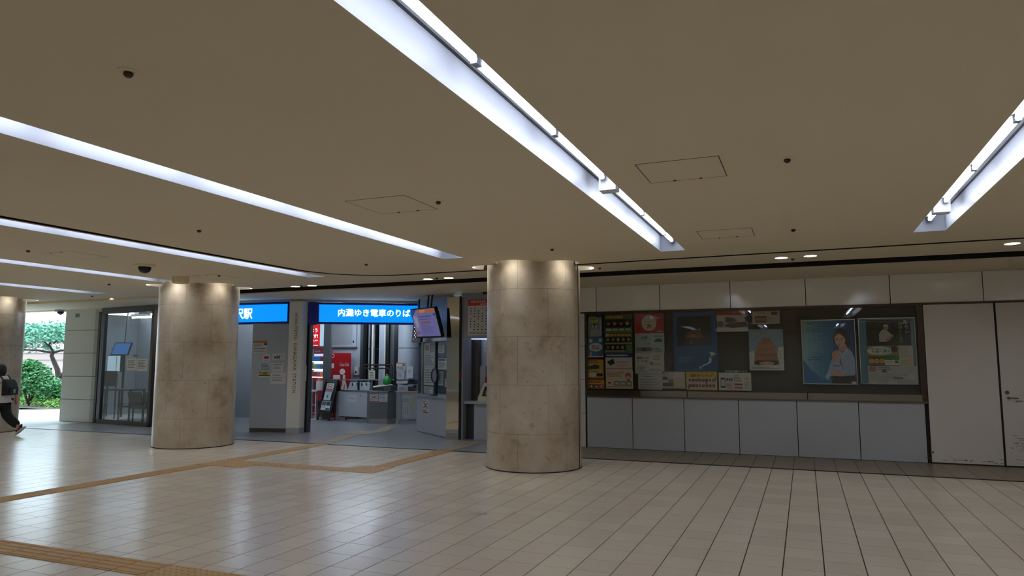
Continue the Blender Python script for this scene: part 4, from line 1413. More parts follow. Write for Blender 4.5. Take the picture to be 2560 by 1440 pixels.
MB().tube([KF.P(.98, 1.12, 0), KF.P(.98, .86, 0)], .01, 8).lathe([(.07, 0), (.07, .012)], KF.P(.98, .85, 0), 16).build('stand', 'black', t, True)
t = thing('coin_tray', 'blue coin tray on the ticket counter', 'tray', tuple(KF.P(.9, .85, 0)))
gslab(KF, .80, 1.02, .851, .875, -.045, .035, 'blue_plastic', 'tray', t)
MB().tube([KF.P(.86, .875, 0), KF.P(.86, .93, 0), KF.P(.80, .96, 0), KF.P(.72, .955, 0)], .008, 6).build('handle', 'white_plastic', t, True)
# office interior
wk = MB()
wk.box(-8.2, -6.6, 15.6, 15.7, 0, ZS)
wk.add([(-8.30, 14.42, 0), (-8.15, 15.6, 0), (-8.15, 15.6, ZS), (-8.30, 14.42, ZS)], [(0, 1, 2, 3)])
struct(wk.build('wall_office', 'frame_grey'))

# ---- hanging monitor over the counter
TLc, TRc = Vector((-7.92, 13.36, 2.73)), Vector((-7.04, 12.85, 2.72))
BLc = Vector((-7.80, 13.48, 2.10))
TVF = Frame(BLc, TRc - TLc, TLc - BLc)
t = thing('hanging_monitor', 'tilted lit timetable monitor hanging over the ticket counter', 'monitor', tuple(BLc))
TW, TH = 1.02, .645
MB().slab(TVF.P(0, 0, 0), TVF.u, TVF.v, TW, TH, TVF.n, .07).build('casing', 'black', t)
poster('display', TVF, .025, TW - .025, .03, TH - .02, '8281c4', [
    ('r', 0, 0, .24, 1, '8e8ecc'), ('p', [(0, 0), (.25, 0), (.05, .22), (0, .3)], '3a52a8'), ('r', .24, .0, 1, .15, 'c47a50'), ('t', .34, .12, .1, '発車案内', 'e0b8a0', 'LEFT', .01), ('c', .94, .22, .05, .05, '3a4a9c'),
    ('l', .3, .24, .93, .31, 1, '4a4a88'), ('l', .3, .35, .9, .41, 1, '4f4f8c'), ('r', .34, .46, .72, .52, 'a85c50'), ('l', .32, .56, .9, .95, 7, '6f70a4'), ('p', [(.05, .2), (.2, .3), (.22, .6), (.1, .7)], 'c0b0c0'), ('r', .04, .8, .2, .93, 'a06a6a')], parent=t, mat='screen', off=.001)
MB().tube([TVF.P(.55, TH * .8, -.07), Vector((-7.38, 13.22, ZS))], .02, 8).tube([TVF.P(.68, TH * .8, -.07), Vector((-7.25, 13.15, ZS))], .02, 8).split('bracket', 'dark_grey', t)
MB().slab(TVF.P(.15, .12, -.07), TVF.u, TVF.v, .72, .42, TVF.n, .10).build('back_box', 'black', t)
t = thing('indicator_panel', 'black indicator panel with small lights behind the monitor', 'panel', (-8.12, 13.9, 2.08))
inf = Frame((-8.26, 14.02, 2.03), (.84, -.5, 0), (.05, .1, .99))
MB().slab(inf.P(0, 0, 0), inf.u, inf.v, .40, .42, inf.n, .06).build('casing', 'black', t)
dots = MB()
for k in range(8):
    a, b = .06 + .08 * (k % 2) + .02 * (k % 3), .06 + .045 * k
    dots.slab(inf.P(a, b, .002), inf.u, inf.v, .014, .014, inf.n, .001)
dots.split('indicator_light', 'indicator', t)
MB().tube([inf.P(.2, .42, -.03), (-8.06, 14.0, ZS)], .02, 8).build('hanger', 'black', t)

# ---- mirror-polished pillar and ticket machine niche
t = thing('mirror_pillar', 'mirror polished steel pillar between office and ticket machines', 'pillar', (-6.76, 13.3, 0))
MB().box(-6.915, -6.625, 13.18, 13.42, .12, 2.95).build('casing', 'mirror_steel', t)
MB().box(-6.915, -6.625, 13.178, 13.42, 0, .116).build('plinth', 'steel', t)
MB().box(-6.92, -6.62, 13.185, 13.42, .116, .12).build('plinth_joint', 'slot_black', t)
MB().box(-6.625, -6.585, 13.19, 13.40, 0, 2.95).build('edge_strip', 'black_gloss', t)
MB().box(-6.62, -6.59, 13.183, 13.19, 1.42, 1.62).build('intercom', 'black', t)
MB().box(-6.615, -6.595, 13.183, 13.19, 1.18, 1.38).build('red_tag', 'red_plastic', t)
nw = MB()
nw.box(-6.585, -6.55, 13.22, 14.2, 0, ZS)
nw.box(-6.585, -4.6, 13.95, 14.0, 0, ZS)
nw.box(-4.7, -4.6, 13.0, 14.0, 0, ZS)
nw.box(-6.585, -4.7, 13.20, 13.26, 2.92, ZS)
struct(nw.build('wall_niche', 'mid_grey'))
t = thing('ticket_machine_bay', 'grey ticket machine bay with a shelf right of the mirror pillar', 'machine bay', (-5.7, 13.5, 0))
MB().box(-6.55, -4.7, 13.24, 13.30, 2.08, 2.92).build('header_panel', 'mid_grey', t)
MB().box(-6.55, -4.7, 13.28, 13.9, .72, .77).build('shelf', 'blue_grey', t)
MB().box(-6.36, -4.7, 13.36, 13.9, .0, .72).build('lower_panel', 'blue_grey', t)
MB().box(-6.55, -6.36, 13.40, 13.9, .0, .72).build('lower_side_panel', 'dark_grey', t)
MB().box(-6.55, -6.40, 13.62, 13.95, .77, 2.08).build('pilaster', 'steel_dark', t)
MB().box(-6.40, -4.7, 13.80, 13.95, 1.50, 2.08).build('upper_panel', 'blue_grey', t)
MB().box(-6.40, -6.27, 13.72, 13.95, .77, 1.50).build('machine_cheek', 'blue_grey', t)
MB().box(-6.50, -4.8, 13.5, 13.75, 2.055, 2.075).build('lamp', 'vend_light', t)
FN = Frame((0, 13.798, 0), (1, 0, 0))
poster('instruction_sheet', FN, -6.33, -6.10, 1.80, 2.05, 'c3c9c0', [('l', .1, .1, .9, .9, 7, '8a908a')], 'upper pale sheet above the ticket machine', 'notice')
poster('instruction_sheet', FN, -6.30, -6.08, 1.57, 1.70, 'b9bebc', [('l', .1, .1, .9, .9, 3, '80868a')], 'lower pale sheet above the ticket machine', 'notice')
t = thing('ticket_machine', 'cream ticket machine with red top half hidden by the middle column', 'ticket machine', (-6.0, 13.6, .77))
MB().add([(-6.31, 13.42, .77), (-5.6, 13.42, .77), (-5.6, 13.9, .77), (-6.31, 13.9, .77), (-6.31, 13.44, .86), (-5.6, 13.44, .86), (-6.27, 13.66, 1.14), (-5.6, 13.66, 1.14), (-6.27, 13.9, 1.14), (-5.6, 13.9, 1.14)],
         [(3, 2, 1, 0), (0, 1, 5, 4), (4, 5, 7, 6), (6, 7, 9, 8), (0, 4, 6, 8, 3), (1, 2, 9, 7, 5), (2, 3, 8, 9)]).build('body', 'cream_plastic', t)
tmf = Frame((-6.31, 13.44, .86), (1, 0, 0), (0, .22, .28))
MB().slab(tmf.P(.09, .02, .006), tmf.u, tmf.v, .5, .24, tmf.n, .004).build('tray', 'black', t)
MB().slab(tmf.P(.16, .03, .05), tmf.u, tmf.v, .1, .1, tmf.n, .044).build('coin_slot', 'steel', t)
MB().slab(tmf.P(.10, .31, .0), tmf.u, tmf.v, .5, .03, tmf.n, .05).build('ledge', 'cream_plastic', t)
MB().box(-6.25, -5.6, 13.66, 13.9, 1.14, 1.26).build('red_lower', 'red_plastic', t)
MB().box(-6.21, -5.6, 13.72, 13.9, 1.26, 1.34).build('red_upper', 'red_plastic', t)
MB().box(-6.20, -5.6, 13.76, 13.9, 1.34, 1.39).build('orange_lid', 'orange_plastic', t)
MB().box(-6.14, -5.95, 13.655, 13.66, 1.20, 1.235).build('yellow_label', 'tactile', t)
MB().box(-6.27, -5.6, 13.78, 13.90, 1.39, 1.5).build('screen', 'black_gloss', t)
FT = Frame((-6.55, 13.235, 0), (1, 0, 0))
it = [('r', .0, .0, 1, .17, 'b8302c'), ('t', .06, .085, .065, '内灘方面 時刻表', 'f0dcd4', 'LEFT', .015), ('t', .3, .15, .05, '北鉄金沢駅', 'f0dcd4', 'LEFT', .01)]
for k in range(9):
    y = .23 + .075 * k
    it += [('r', .03, y + .055, .97, y + .058, 'a0a0a0')]
    for j in range(9):
        if (j * 7 + k * 3) % 5 != 4:
            it.append(('r', .06 + .1 * j, y, .06 + .1 * j + .035, y + .028, '3c3e44'))
it += [('r', .49, .18, .495, .9, '8a8a8a'), ('l', .04, .91, .9, .97, 2, '50545c')]
poster('timetable', FT, .10, .98, 2.13, 2.87, 'd6d6d6', it, 'white timetable board with a red heading right of the mirror pillar', 'timetable')

# ================================================================== INSIDE THE STATION
sw = MB()
sw.box(-17.5, -12.24, 17.9, 18.0, 0, ZS)
sw.box(-11.0, -6.6, 17.9, 18.0, 0, ZS)
sw.box(-12.24, -11.0, 18.9, 19.0, 0, ZS)
sw.box(-6.65, -6.6, 14.0, 18.0, 0, ZS)
sw.box(-17.5, -17.4, 16.1, 18.0, 0, ZS)
struct(sw.build('wall_station', 'blue_grey'))
YS = 17.9
SFm = Frame((0, YS, 0), (1, 0, 0))
t = thing('wall_banner', 'red lit greeting banner over the drinks machine', 'banner', (-14.0, YS, 2.08))
MB().box(-14.6, -13.78, YS - .05, YS - .005, 2.06, 2.74).build('panel', 'banner_red', t)
for z, s_, b_ in ((2.50, .14, 'おはよう'), (2.32, .14, 'ございます!'), (2.22, .06, 'いってらっしゃい')):
    v, f = text_polys(b_, s_, .02, 'RIGHT')
    MB().add([SFm.P(-13.82 + p.x, z + p.y, .053) for p in v], f).build('lettering', 'banner_text', t)
MB().box(-13.98, -13.82, YS - .054, YS - .051, 2.085, 2.1).build('underline', 'banner_text', t)
t = thing('lightbox', 'pale blue panel beside the red banner', 'panel', (-13.6, YS, 2.08))
MB().box(-13.75, -13.46, YS - .05, YS - .005, 2.07, 2.74).build('panel', 'board_lit', t)
t = thing('display_case', 'grey framed display case on the station wall', 'display case', (-12.9, YS, 2.05))
MB().box(-13.42, -12.42, YS - .06, YS - .005, 2.04, 2.76).build('frame', 'blue_grey', t)
MB().box(-13.37, -12.56, YS - .063, YS - .06, 2.10, 2.72).build('glass', 'mid_grey', t)
MB().box(-12.53, -12.49, YS - .066, YS - .06, 2.15, 2.22).build('lock', 'black', t)
struct(MB().box(-14.6, -12.40, YS - .08, YS - .005, 1.99, 2.035).build('trim_4', 'frame_grey'))
# dark platform windows
w3 = struct(thing('window_3', None, None, (-11.6, 18.3, 0)))
MB().box(-12.24, -12.14, 17.8, 18.0, 0, ZS).build('left_post', 'dark_grey', w3)
MB().box(-12.22, -11.0, 18.0, 18.01, 0, 2.9).build('pane', 'glass_dark', w3)
MB().box(-12.05, -12.02, 17.95, 18.0, 0, 2.9).build('thin_post', 'mid_grey', w3)
MB().box(-11.92, -11.86, 17.92, 18.0, 1.34, 2.9).build('white_post', 'white_plastic', w3)
MB().box(-11.66, -11.48, 17.92, 18.0, 0, 2.9).build('grey_post', 'blue_grey', w3)
MB().box(-11.47, -11.43, 17.90, 18.0, 0, 2.9).box(-11.41, -11.38, 17.9, 18.0, 0, 2.9).split('bright_post', 'white_plastic', w3)
MB().box(-11.38, -11.28, 17.85, 18.0, 0, 2.9).build('black_post', 'black', w3)
MB().box(-12.1, -11.0, 17.94, 18.0, 1.96, 1.985).build('transom', 'black', w3)
MB().box(-11.28, -11.06, 17.92, 18.0, 0, 2.9).build('dark_panel', 'frame_grey', w3)
MB().box(-11.06, -10.95, 17.8, 18.0, 0, 2.9).build('end_post', 'black', w3)
# handrail in front of the windows
t = thing('handrail', 'black double handrail in front of the dark platform windows', 'handrail', (-11.2, 17.3, 0))
MB().tube([(-11.75, 17.3, 1.50), (-10.85, 17.3, 1.50), (-10.80, 17.3, 1.45), (-10.80, 17.3, .02)], .022, 8).build('top_rail', 'black', t, True)
MB().tube([(-11.75, 17.3, 1.40), (-10.93, 17.3, 1.40), (-10.89, 17.3, 1.36), (-10.89, 17.3, .02)], .02, 8).build('lower_rail', 'black', t, True)
for x in (-11.72, -11.3):
    MB().tube([(x, 17.3, 1.5), (x, 17.3, .0)], .022, 8).build('post', 'black', t, True)
# glazed screen with rail
gs = struct(thing('window_4', None, None, (-11.6, 16.8, 0)))
gf = Frame((-12.54, 16.47, 0), (.924, .381, 0))
gslab(gf, 0, .20, 0, 2.9, -.10, .04, 'frame_grey', 'wide_mullion', gs)
gslab(gf, .2, 2.0, 1.07, 1.10, -.03, .03, 'steel', 'rail', gs)
gslab(gf, .2, 2.0, .1, 1.07, -.006, 0, 'glass_clear', 'pane', gs)
gslab(gf, .98, 1.03, 0, 1.07, -.03, .03, 'black', 'post', gs)
gslab(gf, 1.95, 2.0, 0, 1.07, -.03, .03, 'black', 'post', gs)
# drinks vending machine
vdir = Vector((-.90, .43, 0)).normalized()
corner = Vector((-12.62, 16.90, 0))
VW, VD, VH = 1.05, .66, 1.84
VF = Frame(corner + vdir * VW, -vdir)                  # front face, u to the right
VS_ = Frame(corner, Vector((.43, .90, 0)))             # right side face
t = thing('vending_machine', 'red drinks vending machine with lit bottle shelves', 'vending machine', tuple(corner))
q = [corner, corner + VS_.u * VD, corner + VS_.u * VD + vdir * VW, corner + vdir * VW]
MB().prism([(p.x, p.y) for p in q], 0.02, VH).build('body', 'red_plastic', t)
tp = MB()
tp.slab(VF.P(0, VH, 0), VF.u, VF.v, VW, .13, VF.n, .06)
tp.slab(VF.P(.33, VH + .13, 0), VF.u, VF.v, .38, .05, VF.n, .06)
top = tp.build('topper', 'red_plastic', t)
v, f = text_polys('Coca-Cola', .105, .006, 'LEFT')
MB().add([VF.P(.06 + p.x * .75 + p.y * .18, VH + .03 + p.y, .003) for p in v], f).add([VF.P(.56 + p.x * .75 + p.y * .18, VH + .03 + p.y, .003) for p in v], f).build('lettering', 'paper', top)
MB().slab(VF.P(.03, 1.12, .004), VF.u, VF.v, VW - .1, .70, VF.n, .003).build('display_back', 'vend_light', t)
for r_ in range(3):
    z = 1.16 + .225 * r_
    sh = MB().slab(VF.P(.03, z - .04, .07), VF.u, VF.v, VW - .1, .03, VF.n, .066).build('shelf', 'banner_text', t)
    bt = MB()
    cols = [['8a2030', '7a5060', 'c06a3a', '6a6aa0'], ['6a8a4a', '3f6aa8', '4a4a60', '8aa0a8'], ['2a5a9c', '2a5a9c', '5a1a24', '20242c']][r_]
    for k in range(14):
        c = S(cols[(k * 4) // 14])
        a = .05 + .066 * k
        for (b0, b1, hw) in ((0, .115, .024), (.115, .145, .014), (.145, .16, .015)):
            cc = c if b1 < .15 else S('dcdce4')
            bt.slab(VF.P(a, z - .01 + b0, .05), VF.u, VF.v, hw * 2, b1 - b0, VF.n, .03, 0, cc)
    tag(bt.build('drink_row', 'drinks', sh, color=True), kind='stuff')
MB().slab(VF.P(.03, 1.10, .078), VF.u, VF.v, VW - .1, .72, VF.n, .004).build('display_glass', 'glass_clear', t)
MB().slab(VF.P(.95, 1.28, .012), VF.u, VF.v, .08, .34, VF.n, .010).build('pay_panel', 'paper', t)
MB().slab(VF.P(.25, .25, .012), VF.u, VF.v, .55, .2, VF.n, .01).build('dispenser_flap', 'black', t)
sp_ = MB()
v, f = text_polys('Coca-Cola', .15, .006, 'LEFT')
w = max(p.x for p in v)
sp_.add([VS_.P(.28 + p.x * .30 / w + p.y * .12, 1.46 + p.y, .003) for p in v], f)
sp_.add([VS_.P(.38 + x, 1.30 + y, .003) for x, y in circle(0, 0, .088)], [tuple(range(20))])
bo = [(-.035, .36), (.035, .36), (.045, .20), (.09, .05), (.13, -.10), (.15, -.26), (-.19, -.26), (-.11, -.10), (-.06, .10)]
sp_.add([VS_.P(.44 + x, .85 + y, .003) for x, y in bo], [tuple(range(9))])
sp_.add([VS_.P(.06 + x, 1.76 + y, .003) for x, y in circle(0, 0, .06)], [tuple(range(20))])
sp_.slab(VS_.P(.03, 1.40, .004), VS_.u, VS_.v, .08, .14, VS_.n, .002)
sp_.split('side_print', 'paper', t)
sp2 = MB()
sp2.add([VS_.P(.44 + x, .85 + y, .0038) for x, y in [(.02, .08), (.035, .08), (.01, -.08), (-.03, -.26), (-.06, -.26), (-.02, -.1)]], [tuple(range(6))])
sp2.add([VS_.P(.06 + x, 1.76 + y, .0038) for x, y in circle(0, 0, .042)], [tuple(range(20))])
sp2.split('side_print_red', 'red_plastic', t)
t = thing('soap_dispenser', 'white wall dispenser right of the vending machine', 'dispenser', (-12.33, 17.75, 1.2))
MB().box(-12.42, -12.30, 17.78, 17.9, 1.2, 1.43).build('body', 'white_plastic', t)
MB().box(-12.39, -12.33, 17.775, 17.78, 1.24, 1.32).build('window', 'dark_grey', t)
t = thing('white_carton', 'small pale box on the rail behind the board sign', 'box', tuple(gf.P(.36, 1.10, 0)))
gslab(gf, .28, .46, 1.101, 1.215, -.10, .0, 'white_plastic', 'carton', t)
t = thing('hanging_notice', 'cream notice card on a stand behind the gate', 'notice', (-11.36, 17.14, 0))
MB().box(-11.46, -11.26, 17.13, 17.14, 1.10, 1.34).build('card', 'paper', t)
MB().tube([(-11.36, 17.14, 1.1), (-11.36, 17.14, .02)], .012, 8).lathe([(.12, 0), (.12, .015)], (-11.36, 17.14, .0), 16).build('stand', 'steel', t)
itf = Frame((-11.46, 17.129, 0), (1, 0, 0))
poster('card_print', itf, .01, .19, 1.11, 1.33, 'c9c6b4', [('l', .15, .12, .85, .9, 4, '3f3c38')], parent=t, thick=.0005)
t = thing('green_bell', 'round green bag shaped object beside the gate', 'bag', (-10.78, 17.0, 0))
MB().lathe([(.03, 1.19), (.07, 1.17), (.105, 1.10), (.115, 1.03), (.10, .97), (.04, .94)], (-10.78, 17.0, 0), 20).build('bag', 'green_plastic', t, True)
MB().tube([(-10.82, 17.0, 1.18), (-10.80, 17.0, 1.23), (-10.76, 17.0, 1.23), (-10.74, 17.0, 1.18)], .008, 6).build('handle', 'white_plastic', t, True)
MB().lathe([(.14, 0), (.14, .02), (.02, .03), (.02, .92), (.1, .94)], (-10.78, 17.0, 0), 16).build('stand', 'dark_grey', t, True)
# round clad column
t = thing('clad_column', 'pale blue metal clad round column behind the gate', 'column', (-10.08, 16.95, 0))
for z0, z1 in ((0, .98), (1.10, 1.95), (1.965, 2.95)):
    MB().lathe([(.28, z0), (.28, z1)], (-10.08, 16.95, 0), 28).build('cladding', 'blue_grey', t, True)
MB().lathe([(.272, 0), (.272, 2.95)], (-10.08, 16.95, 0), 28).build('core', 'slot_black', t, True)
MB().lathe([(.276, .985), (.276, 1.095)], (-10.08, 16.95, 0), 28).build('band', 'frame_grey', t, True)
cf = Frame((-10.08 + .12 - .26 * .924, 16.95 - .29 - .26 * .381, 0), (.924, .381, 0))
for a0, a1, z0, z1, c, itm, lb in [(-.01, .24, 1.34, 1.56, 'c6c8cc', [('r', 0, 0, 1, .15, 'b87a3a'), ('r', .65, .2, .92, .34, '22262e'), ('l', .05, .35, .95, .92, 4, '555a60')], 'notice with an orange band on the clad column'),
                                   (.0, .21, 1.12, 1.33, 'b4bcc8', [('l', .1, .15, .8, .8, 4, '7a8290')], 'pale sheet below the orange banded notice'),
                                   (.27, .44, 1.14, 1.46, 'c0c4cc', [('l', .25, .3, .7, .55, 2, '6a7078'), ('l', .2, .65, .8, .72, 1, '555')] if False else [('l', .25, .3, .7, .55, 2, '6a7078')], 'white card at the right side of the clad column'),
                                   (.0, .30, 1.0, 1.08, 'c9c9cc', [('l', .15, .2, .6, .7, 1, 'a83a3a')], 'narrow strip label on the dark band of the clad column'),
                                   (.10, .32, .78, .95, 'b9c0ca', [('l', .08, .15, .9, .8, 3, '3c4450')], 'typed sheet low on the clad column')]:
    poster('column_notice', cf, a0, a1, z0, z1, c, itm, lb, 'notice')

# ---- ticket gate
GXF = Frame((-10.55, 15.64, 0), (.975, .22, 0))
gp = [GXF.P(a, 0, -d) for a, d in ((.0, .10), (.10, .0), (.60, .0), (.72, .10), (.74, .45), (.60, .62), (.12, .62), (-.02, .45))]
gxy = [(p.x, p.y) for p in gp]
cxm, cym = sum(p[0] for p in gxy) / 8, sum(p[1] for p in gxy) / 8
t = thing('gate_booth', 'grey rounded gate booth with two notices in the station entrance', 'gate booth', (cxm, cym, 0))
MB().prism(gxy, .13, .80).build('body', 'booth_grey', t)
MB().prism([(cxm + (x - cxm) * .97, cym + (y - cym) * .97) for x, y in gxy], 0, .13).build('kick_plate', 'steel', t)
MB().prism([(cxm + (x - cxm) * 1.03, cym + (y - cym) * 1.03) for x, y in gxy], .80, .835).build('top_edge', 'steel', t)
MB().prism([(cxm + (x - cxm) * .9, cym + (y - cym) * .9) for x, y in gxy[3:8]], .835, .96).build('upstand', 'dark_grey', t)
MB().box(cxm + .15, cxm + .36, cym - .2, cym + .1, .835, .95).build('validator', 'frame_grey', t)
MB().tube([(cxm - .2, cym - .15, .93), (cxm + .28, cym + .02, .985)], .02, 8).build('gate_bar', 'steel', t, True)
poster('gate_notice', GXF, .11, .34, .545, .765, 'cdc4c4', [('l', .08, .06, .92, .2, 1, '9a4048'), ('p', [(.05, .25), (.2, .25), (.95, .6), (.8, .6)], '3a3034'), ('p', [(.8, .25), (.95, .25), (.2, .6), (.05, .6)], '3a3034'), ('l', .08, .65, .92, .8, 2, 'a05058'), ('r', .04, .86, .96, .97, 'a03a44')], 'notice with a dark cross on the gate booth', 'notice', off=.001)
poster('gate_notice', GXF, .36, .59, .56, .77, 'c6cad0', [('l', .1, .08, .9, .2, 1, '2c3036'), ('l', .08, .28, .92, .7, 5, '6c7278'), ('l', .4, .8, .9, .88, 1, '5a5f66')], 'typed white notice at the right of the gate booth', 'notice', off=.001)


def gate_leaf(p0, p1, z1, label, notes):
    p0, p1 = Vector((*p0, 0)), Vector((*p1, 0))
    f_ = Frame(p0, p1 - p0)
    L_ = (p1 - p0).length
    t = thing('ticket_gate', label, 'gate panel', tuple((p0 + p1) / 2))
    gslab(f_, 0, L_, .12, z1, -.06, 0, 'panel_grey', 'panel', t)
    gslab(f_, -.02, L_ + .02, z1, z1 + .03, -.07, .02, 'steel', 'rail', t)
    gslab(f_, .0, .12, .10, z1 - .01, -.07, .02, 'mid_grey', 'end_post', t)
    gslab(f_, .0, .05, 0, .12, -.06, .0, 'steel', 'foot', t)
    gslab(f_, L_ - .06, L_ - .01, 0, .12, -.06, 0, 'steel', 'foot', t)
    for a0, a1, b0, b1, c, itm, lb in notes:
        poster('gate_notice', f_, a0, a1, b0, b1, c, itm, lb, 'notice', off=.001)
    return f_


gate_leaf((-11.9, 16.25), (-10.68, 15.98), .80, 'long grey gate panel left of the booth', [(.46, .80, .505, .70, 'c6cad2', [('l', .1, .3, .9, .6, 3, '8c929c')], 'blank looking white notice on the left gate panel'), (.86, 1.0, .645, .735, 'bcc0c8', [('p', [(.3, .3), (.45, .3), (.7, .75), (.55, .75)], '30343c'), ('p', [(.55, .3), (.7, .3), (.45, .75), (.3, .75)], '30343c')], 'small crossed emblem sticker on the left gate panel')])
rf = gate_leaf((-9.80, 15.92), (-9.27, 16.13), .80, 'short grey gate panel right of the booth', [(.13, .37, .50, .71, 'b9c2cc', [('l', .1, .35, .9, .8, 4, '7c8692')], 'white notice on the right gate panel'), (.16, .32, .18, .465, 'c2c6cc', [('r', .18, .1, .24, .9, '3c4048'), ('r', .48, .1, .54, .8, '3c4048'), ('r', .78, .1, .84, .9, '3c4048')], 'small white table sheet low on the right gate panel'), (.40, .46, .32, .75, 'c2bc8a', [('l', .3, .1, .7, .9, 8, '8a8456')], 'narrow yellow strip on the right gate panel')])
t = thing('card_reader', 'grey card reader with a paper tag on the right gate panel', 'card reader', tuple(rf.P(.3, .83, 0)))
gslab(rf, .30, .47, .83, .95, -.12, .02, 'dark_grey', 'reader', t)
gslab(rf, .42, .5, .90, .98, -.12, -.02, 'black', 'screen_box', t)
poster('reader_tag', rf, .05, .29, .835, .96, 'b4c0d0', [('l', .08, .15, .92, .85, 3, '6a7888')], parent=t, off=.021)
# fare adjustment machine behind the glazed screen
t = thing('fare_machine', 'grey desk machine with dark knobs behind the board sign', 'machine', (-11.7, 16.9, 0))
mf = Frame((-11.92, 16.76, 0), (.924, .381, 0))
gslab(mf, 0, .62, 0, .78, -.4, 0, 'frame_grey', 'base', t)
MB().add([mf.P(0, .78, 0), mf.P(.62, .78, 0), mf.P(.60, 1.0, -.15), mf.P(.04, 1.0, -.15), mf.P(0, .78, -.4), mf.P(.62, .78, -.4), mf.P(.60, 1.0, -.4), mf.P(.04, 1.0, -.4)],
         [(0, 1, 2, 3), (3, 2, 6, 7), (0, 3, 7, 4), (1, 5, 6, 2), (4, 7, 6, 5)]).build('sloped_top', 'blue_grey', t)
kn = MB()
for k in range(4):
    kn.tube([mf.P(.12 + .13 * k, .955, -.11), mf.P(.12 + .13 * k, .97, -.07)], .022, 10)
kn.split('knob', 'black', t)

# ---- A-frame board
AF0, AF1 = Vector((-12.42, 16.10, 0)), Vector((-11.86, 15.90, 0))
au = (AF1 - AF0).normalized()
an = Vector((au.y, -au.x, 0))
lean = (-an * .25 + Vector((0, 0, 1.08))).normalized()
AF = Frame(AF0, au, tuple(lean))
t = thing('board_sign', 'black A-frame board sign with posters in the entrance', 'board sign', tuple(AF0))
AW = (AF1 - AF0).length
for a in (0, AW - .045):
    MB().slab(AF.P(a, 0, .02), AF.u, AF.v, .045, 1.12, AF.n, .03).build('front_leg', 'black', t)
MB().slab(AF.P(0, 1.06, .02), AF.u, AF.v, AW, .06, AF.n, .03).slab(AF.P(0, .18, .02), AF.u, AF.v, AW, .10, AF.n, .03).split('cross_bar', 'black', t)
MB().slab(AF.P(.04, .2, .008), AF.u, AF.v, AW - .08, .88, AF.n, .012).build('board', 'black_gloss', t)
top_b = AF.P(0, 1.10, -.03)
bl = (-an * -.0 + (-an) * .0)
back_v = ((-an) * .28 + Vector((0, 0, -1.08)))
for a in (0, AW - .045):
    p = top_b + AF.u * a
    MB().tube([p + AF.u * .02, p + AF.u * .02 + back_v], .018, 6).build('rear_leg', 'black', t)
MB().add([top_b, top_b + AF.u * AW, top_b + AF.u * AW + back_v * .82, top_b + back_v * .82], [(0, 1, 2, 3)]).build('rear_board', 'brown_board', t)
for a0, a1, b0, b1, c, itm in [(.12, .46, .80, 1.02, 'd2cac8', [('l', .1, .06, .9, .2, 1, '7a3a40'), ('p', [(.05, .25), (.2, .25), (.95, .6), (.8, .6)], '3a3034'), ('p', [(.8, .25), (.95, .25), (.2, .6), (.05, .6)], '3a3034'), ('r', .06, .68, .94, .94, 'a83a42')]),
                               (.10, .43, .55, .79, 'b9cad2', [('l', .2, .12, .9, .25, 1, '6a8a96'), ('r', .4, .42, .58, .7, '2c3a44')]),
                               (.06, .50, .28, .53, 'c6ccd2', [('g', .02, .02, .98, .5, 2, 1, .9, ['2a3a5c', '4a5a60']), ('g', .02, .52, .98, .98, 2, 2, .85, ['dfe3e6', 'b9c2c8', '40464c'])])]:
    poster('board_poster', AF, a0, a1, b0, b1, c, itm, parent=t, off=.010)
v, f = text_polys('For Uchinada', .05, 0, 'LEFT')
# ---- hand sanitiser stand
t = thing('sanitiser_stand', 'white hand sanitiser stand left of the board sign', 'sanitiser stand', (-12.58, 16.22, 0))
MB().tube([(-12.58, 16.22, .02), (-12.58, 16.22, .78)], .016, 8).lathe([(.14, 0), (.14, .015)], (-12.58, 16.22, .0), 20).build('post', 'white_plastic', t, True)
MB().lathe([(.10, .76), (.11, .78), (.10, .80)], (-12.62, 16.18, 0), 20).build('drip_tray', 'white_plastic', t, True)
MB().box(-12.55, -12.43, 16.18, 16.32, .80, 1.06).build('dispenser', 'white_plastic', t)
MB().box(-12.61, -12.55, 16.18, 16.32, .82, 1.05).build('dispenser_front', 'dark_grey', t)
MB().lathe([(.06, 1.06), (.055, 1.10), (.03, 1.125)], (-12.5, 16.25, 0), 12).build('orange_cap', 'orange_plastic', t, True)
# ---- low rack at the left
t = thing('leaflet_rack', 'low grey shelf rack at the left of the entrance', 'rack', (-13.1, 16.45, 0))
for x in (-13.45, -12.80):
    for y in (16.3, 16.55):
        MB().box(x, x + .025, y, y + .025, 0, .80).build('upright', 'mid_grey', t)
for z in (.14, .36, .78):
    MB().box(-13.45, -12.775, 16.3, 16.575, z, z + .025).build('shelf', 'blue_grey', t)
# ---- glass doors of the left entrance
w5 = struct(thing('door_3', None, None, (-15.0, 16.2, 0)))
for x in (-17.2, -15.92, -15.08, -14.0, -13.1):
    MB().box(x - .05, x + .05, 16.15, 16.25, 0, 2.9).build('post', 'dark_grey', w5)
MB().box(-17.3, -13.0, 16.14, 16.26, 2.1, 2.35).build('transom', 'dark_grey', w5)
MB().box(-17.3, -13.0, 16.16, 16.24, 0, .12).build('bottom_rail', 'dark_grey', w5)
MB().box(-17.2, -13.1, 16.195, 16.203, .12, 2.9).build('pane', 'glass_clear', w5)
poster('door_banner', Frame((-15.62, 16.19, 0), (1, 0, 0)), .0, .18, 1.35, 2.0, 'a01420', [('r', .3, .1, .6, .9, 'd8b8b8')], 'narrow red banner behind the left entrance door', 'banner', off=-.03)

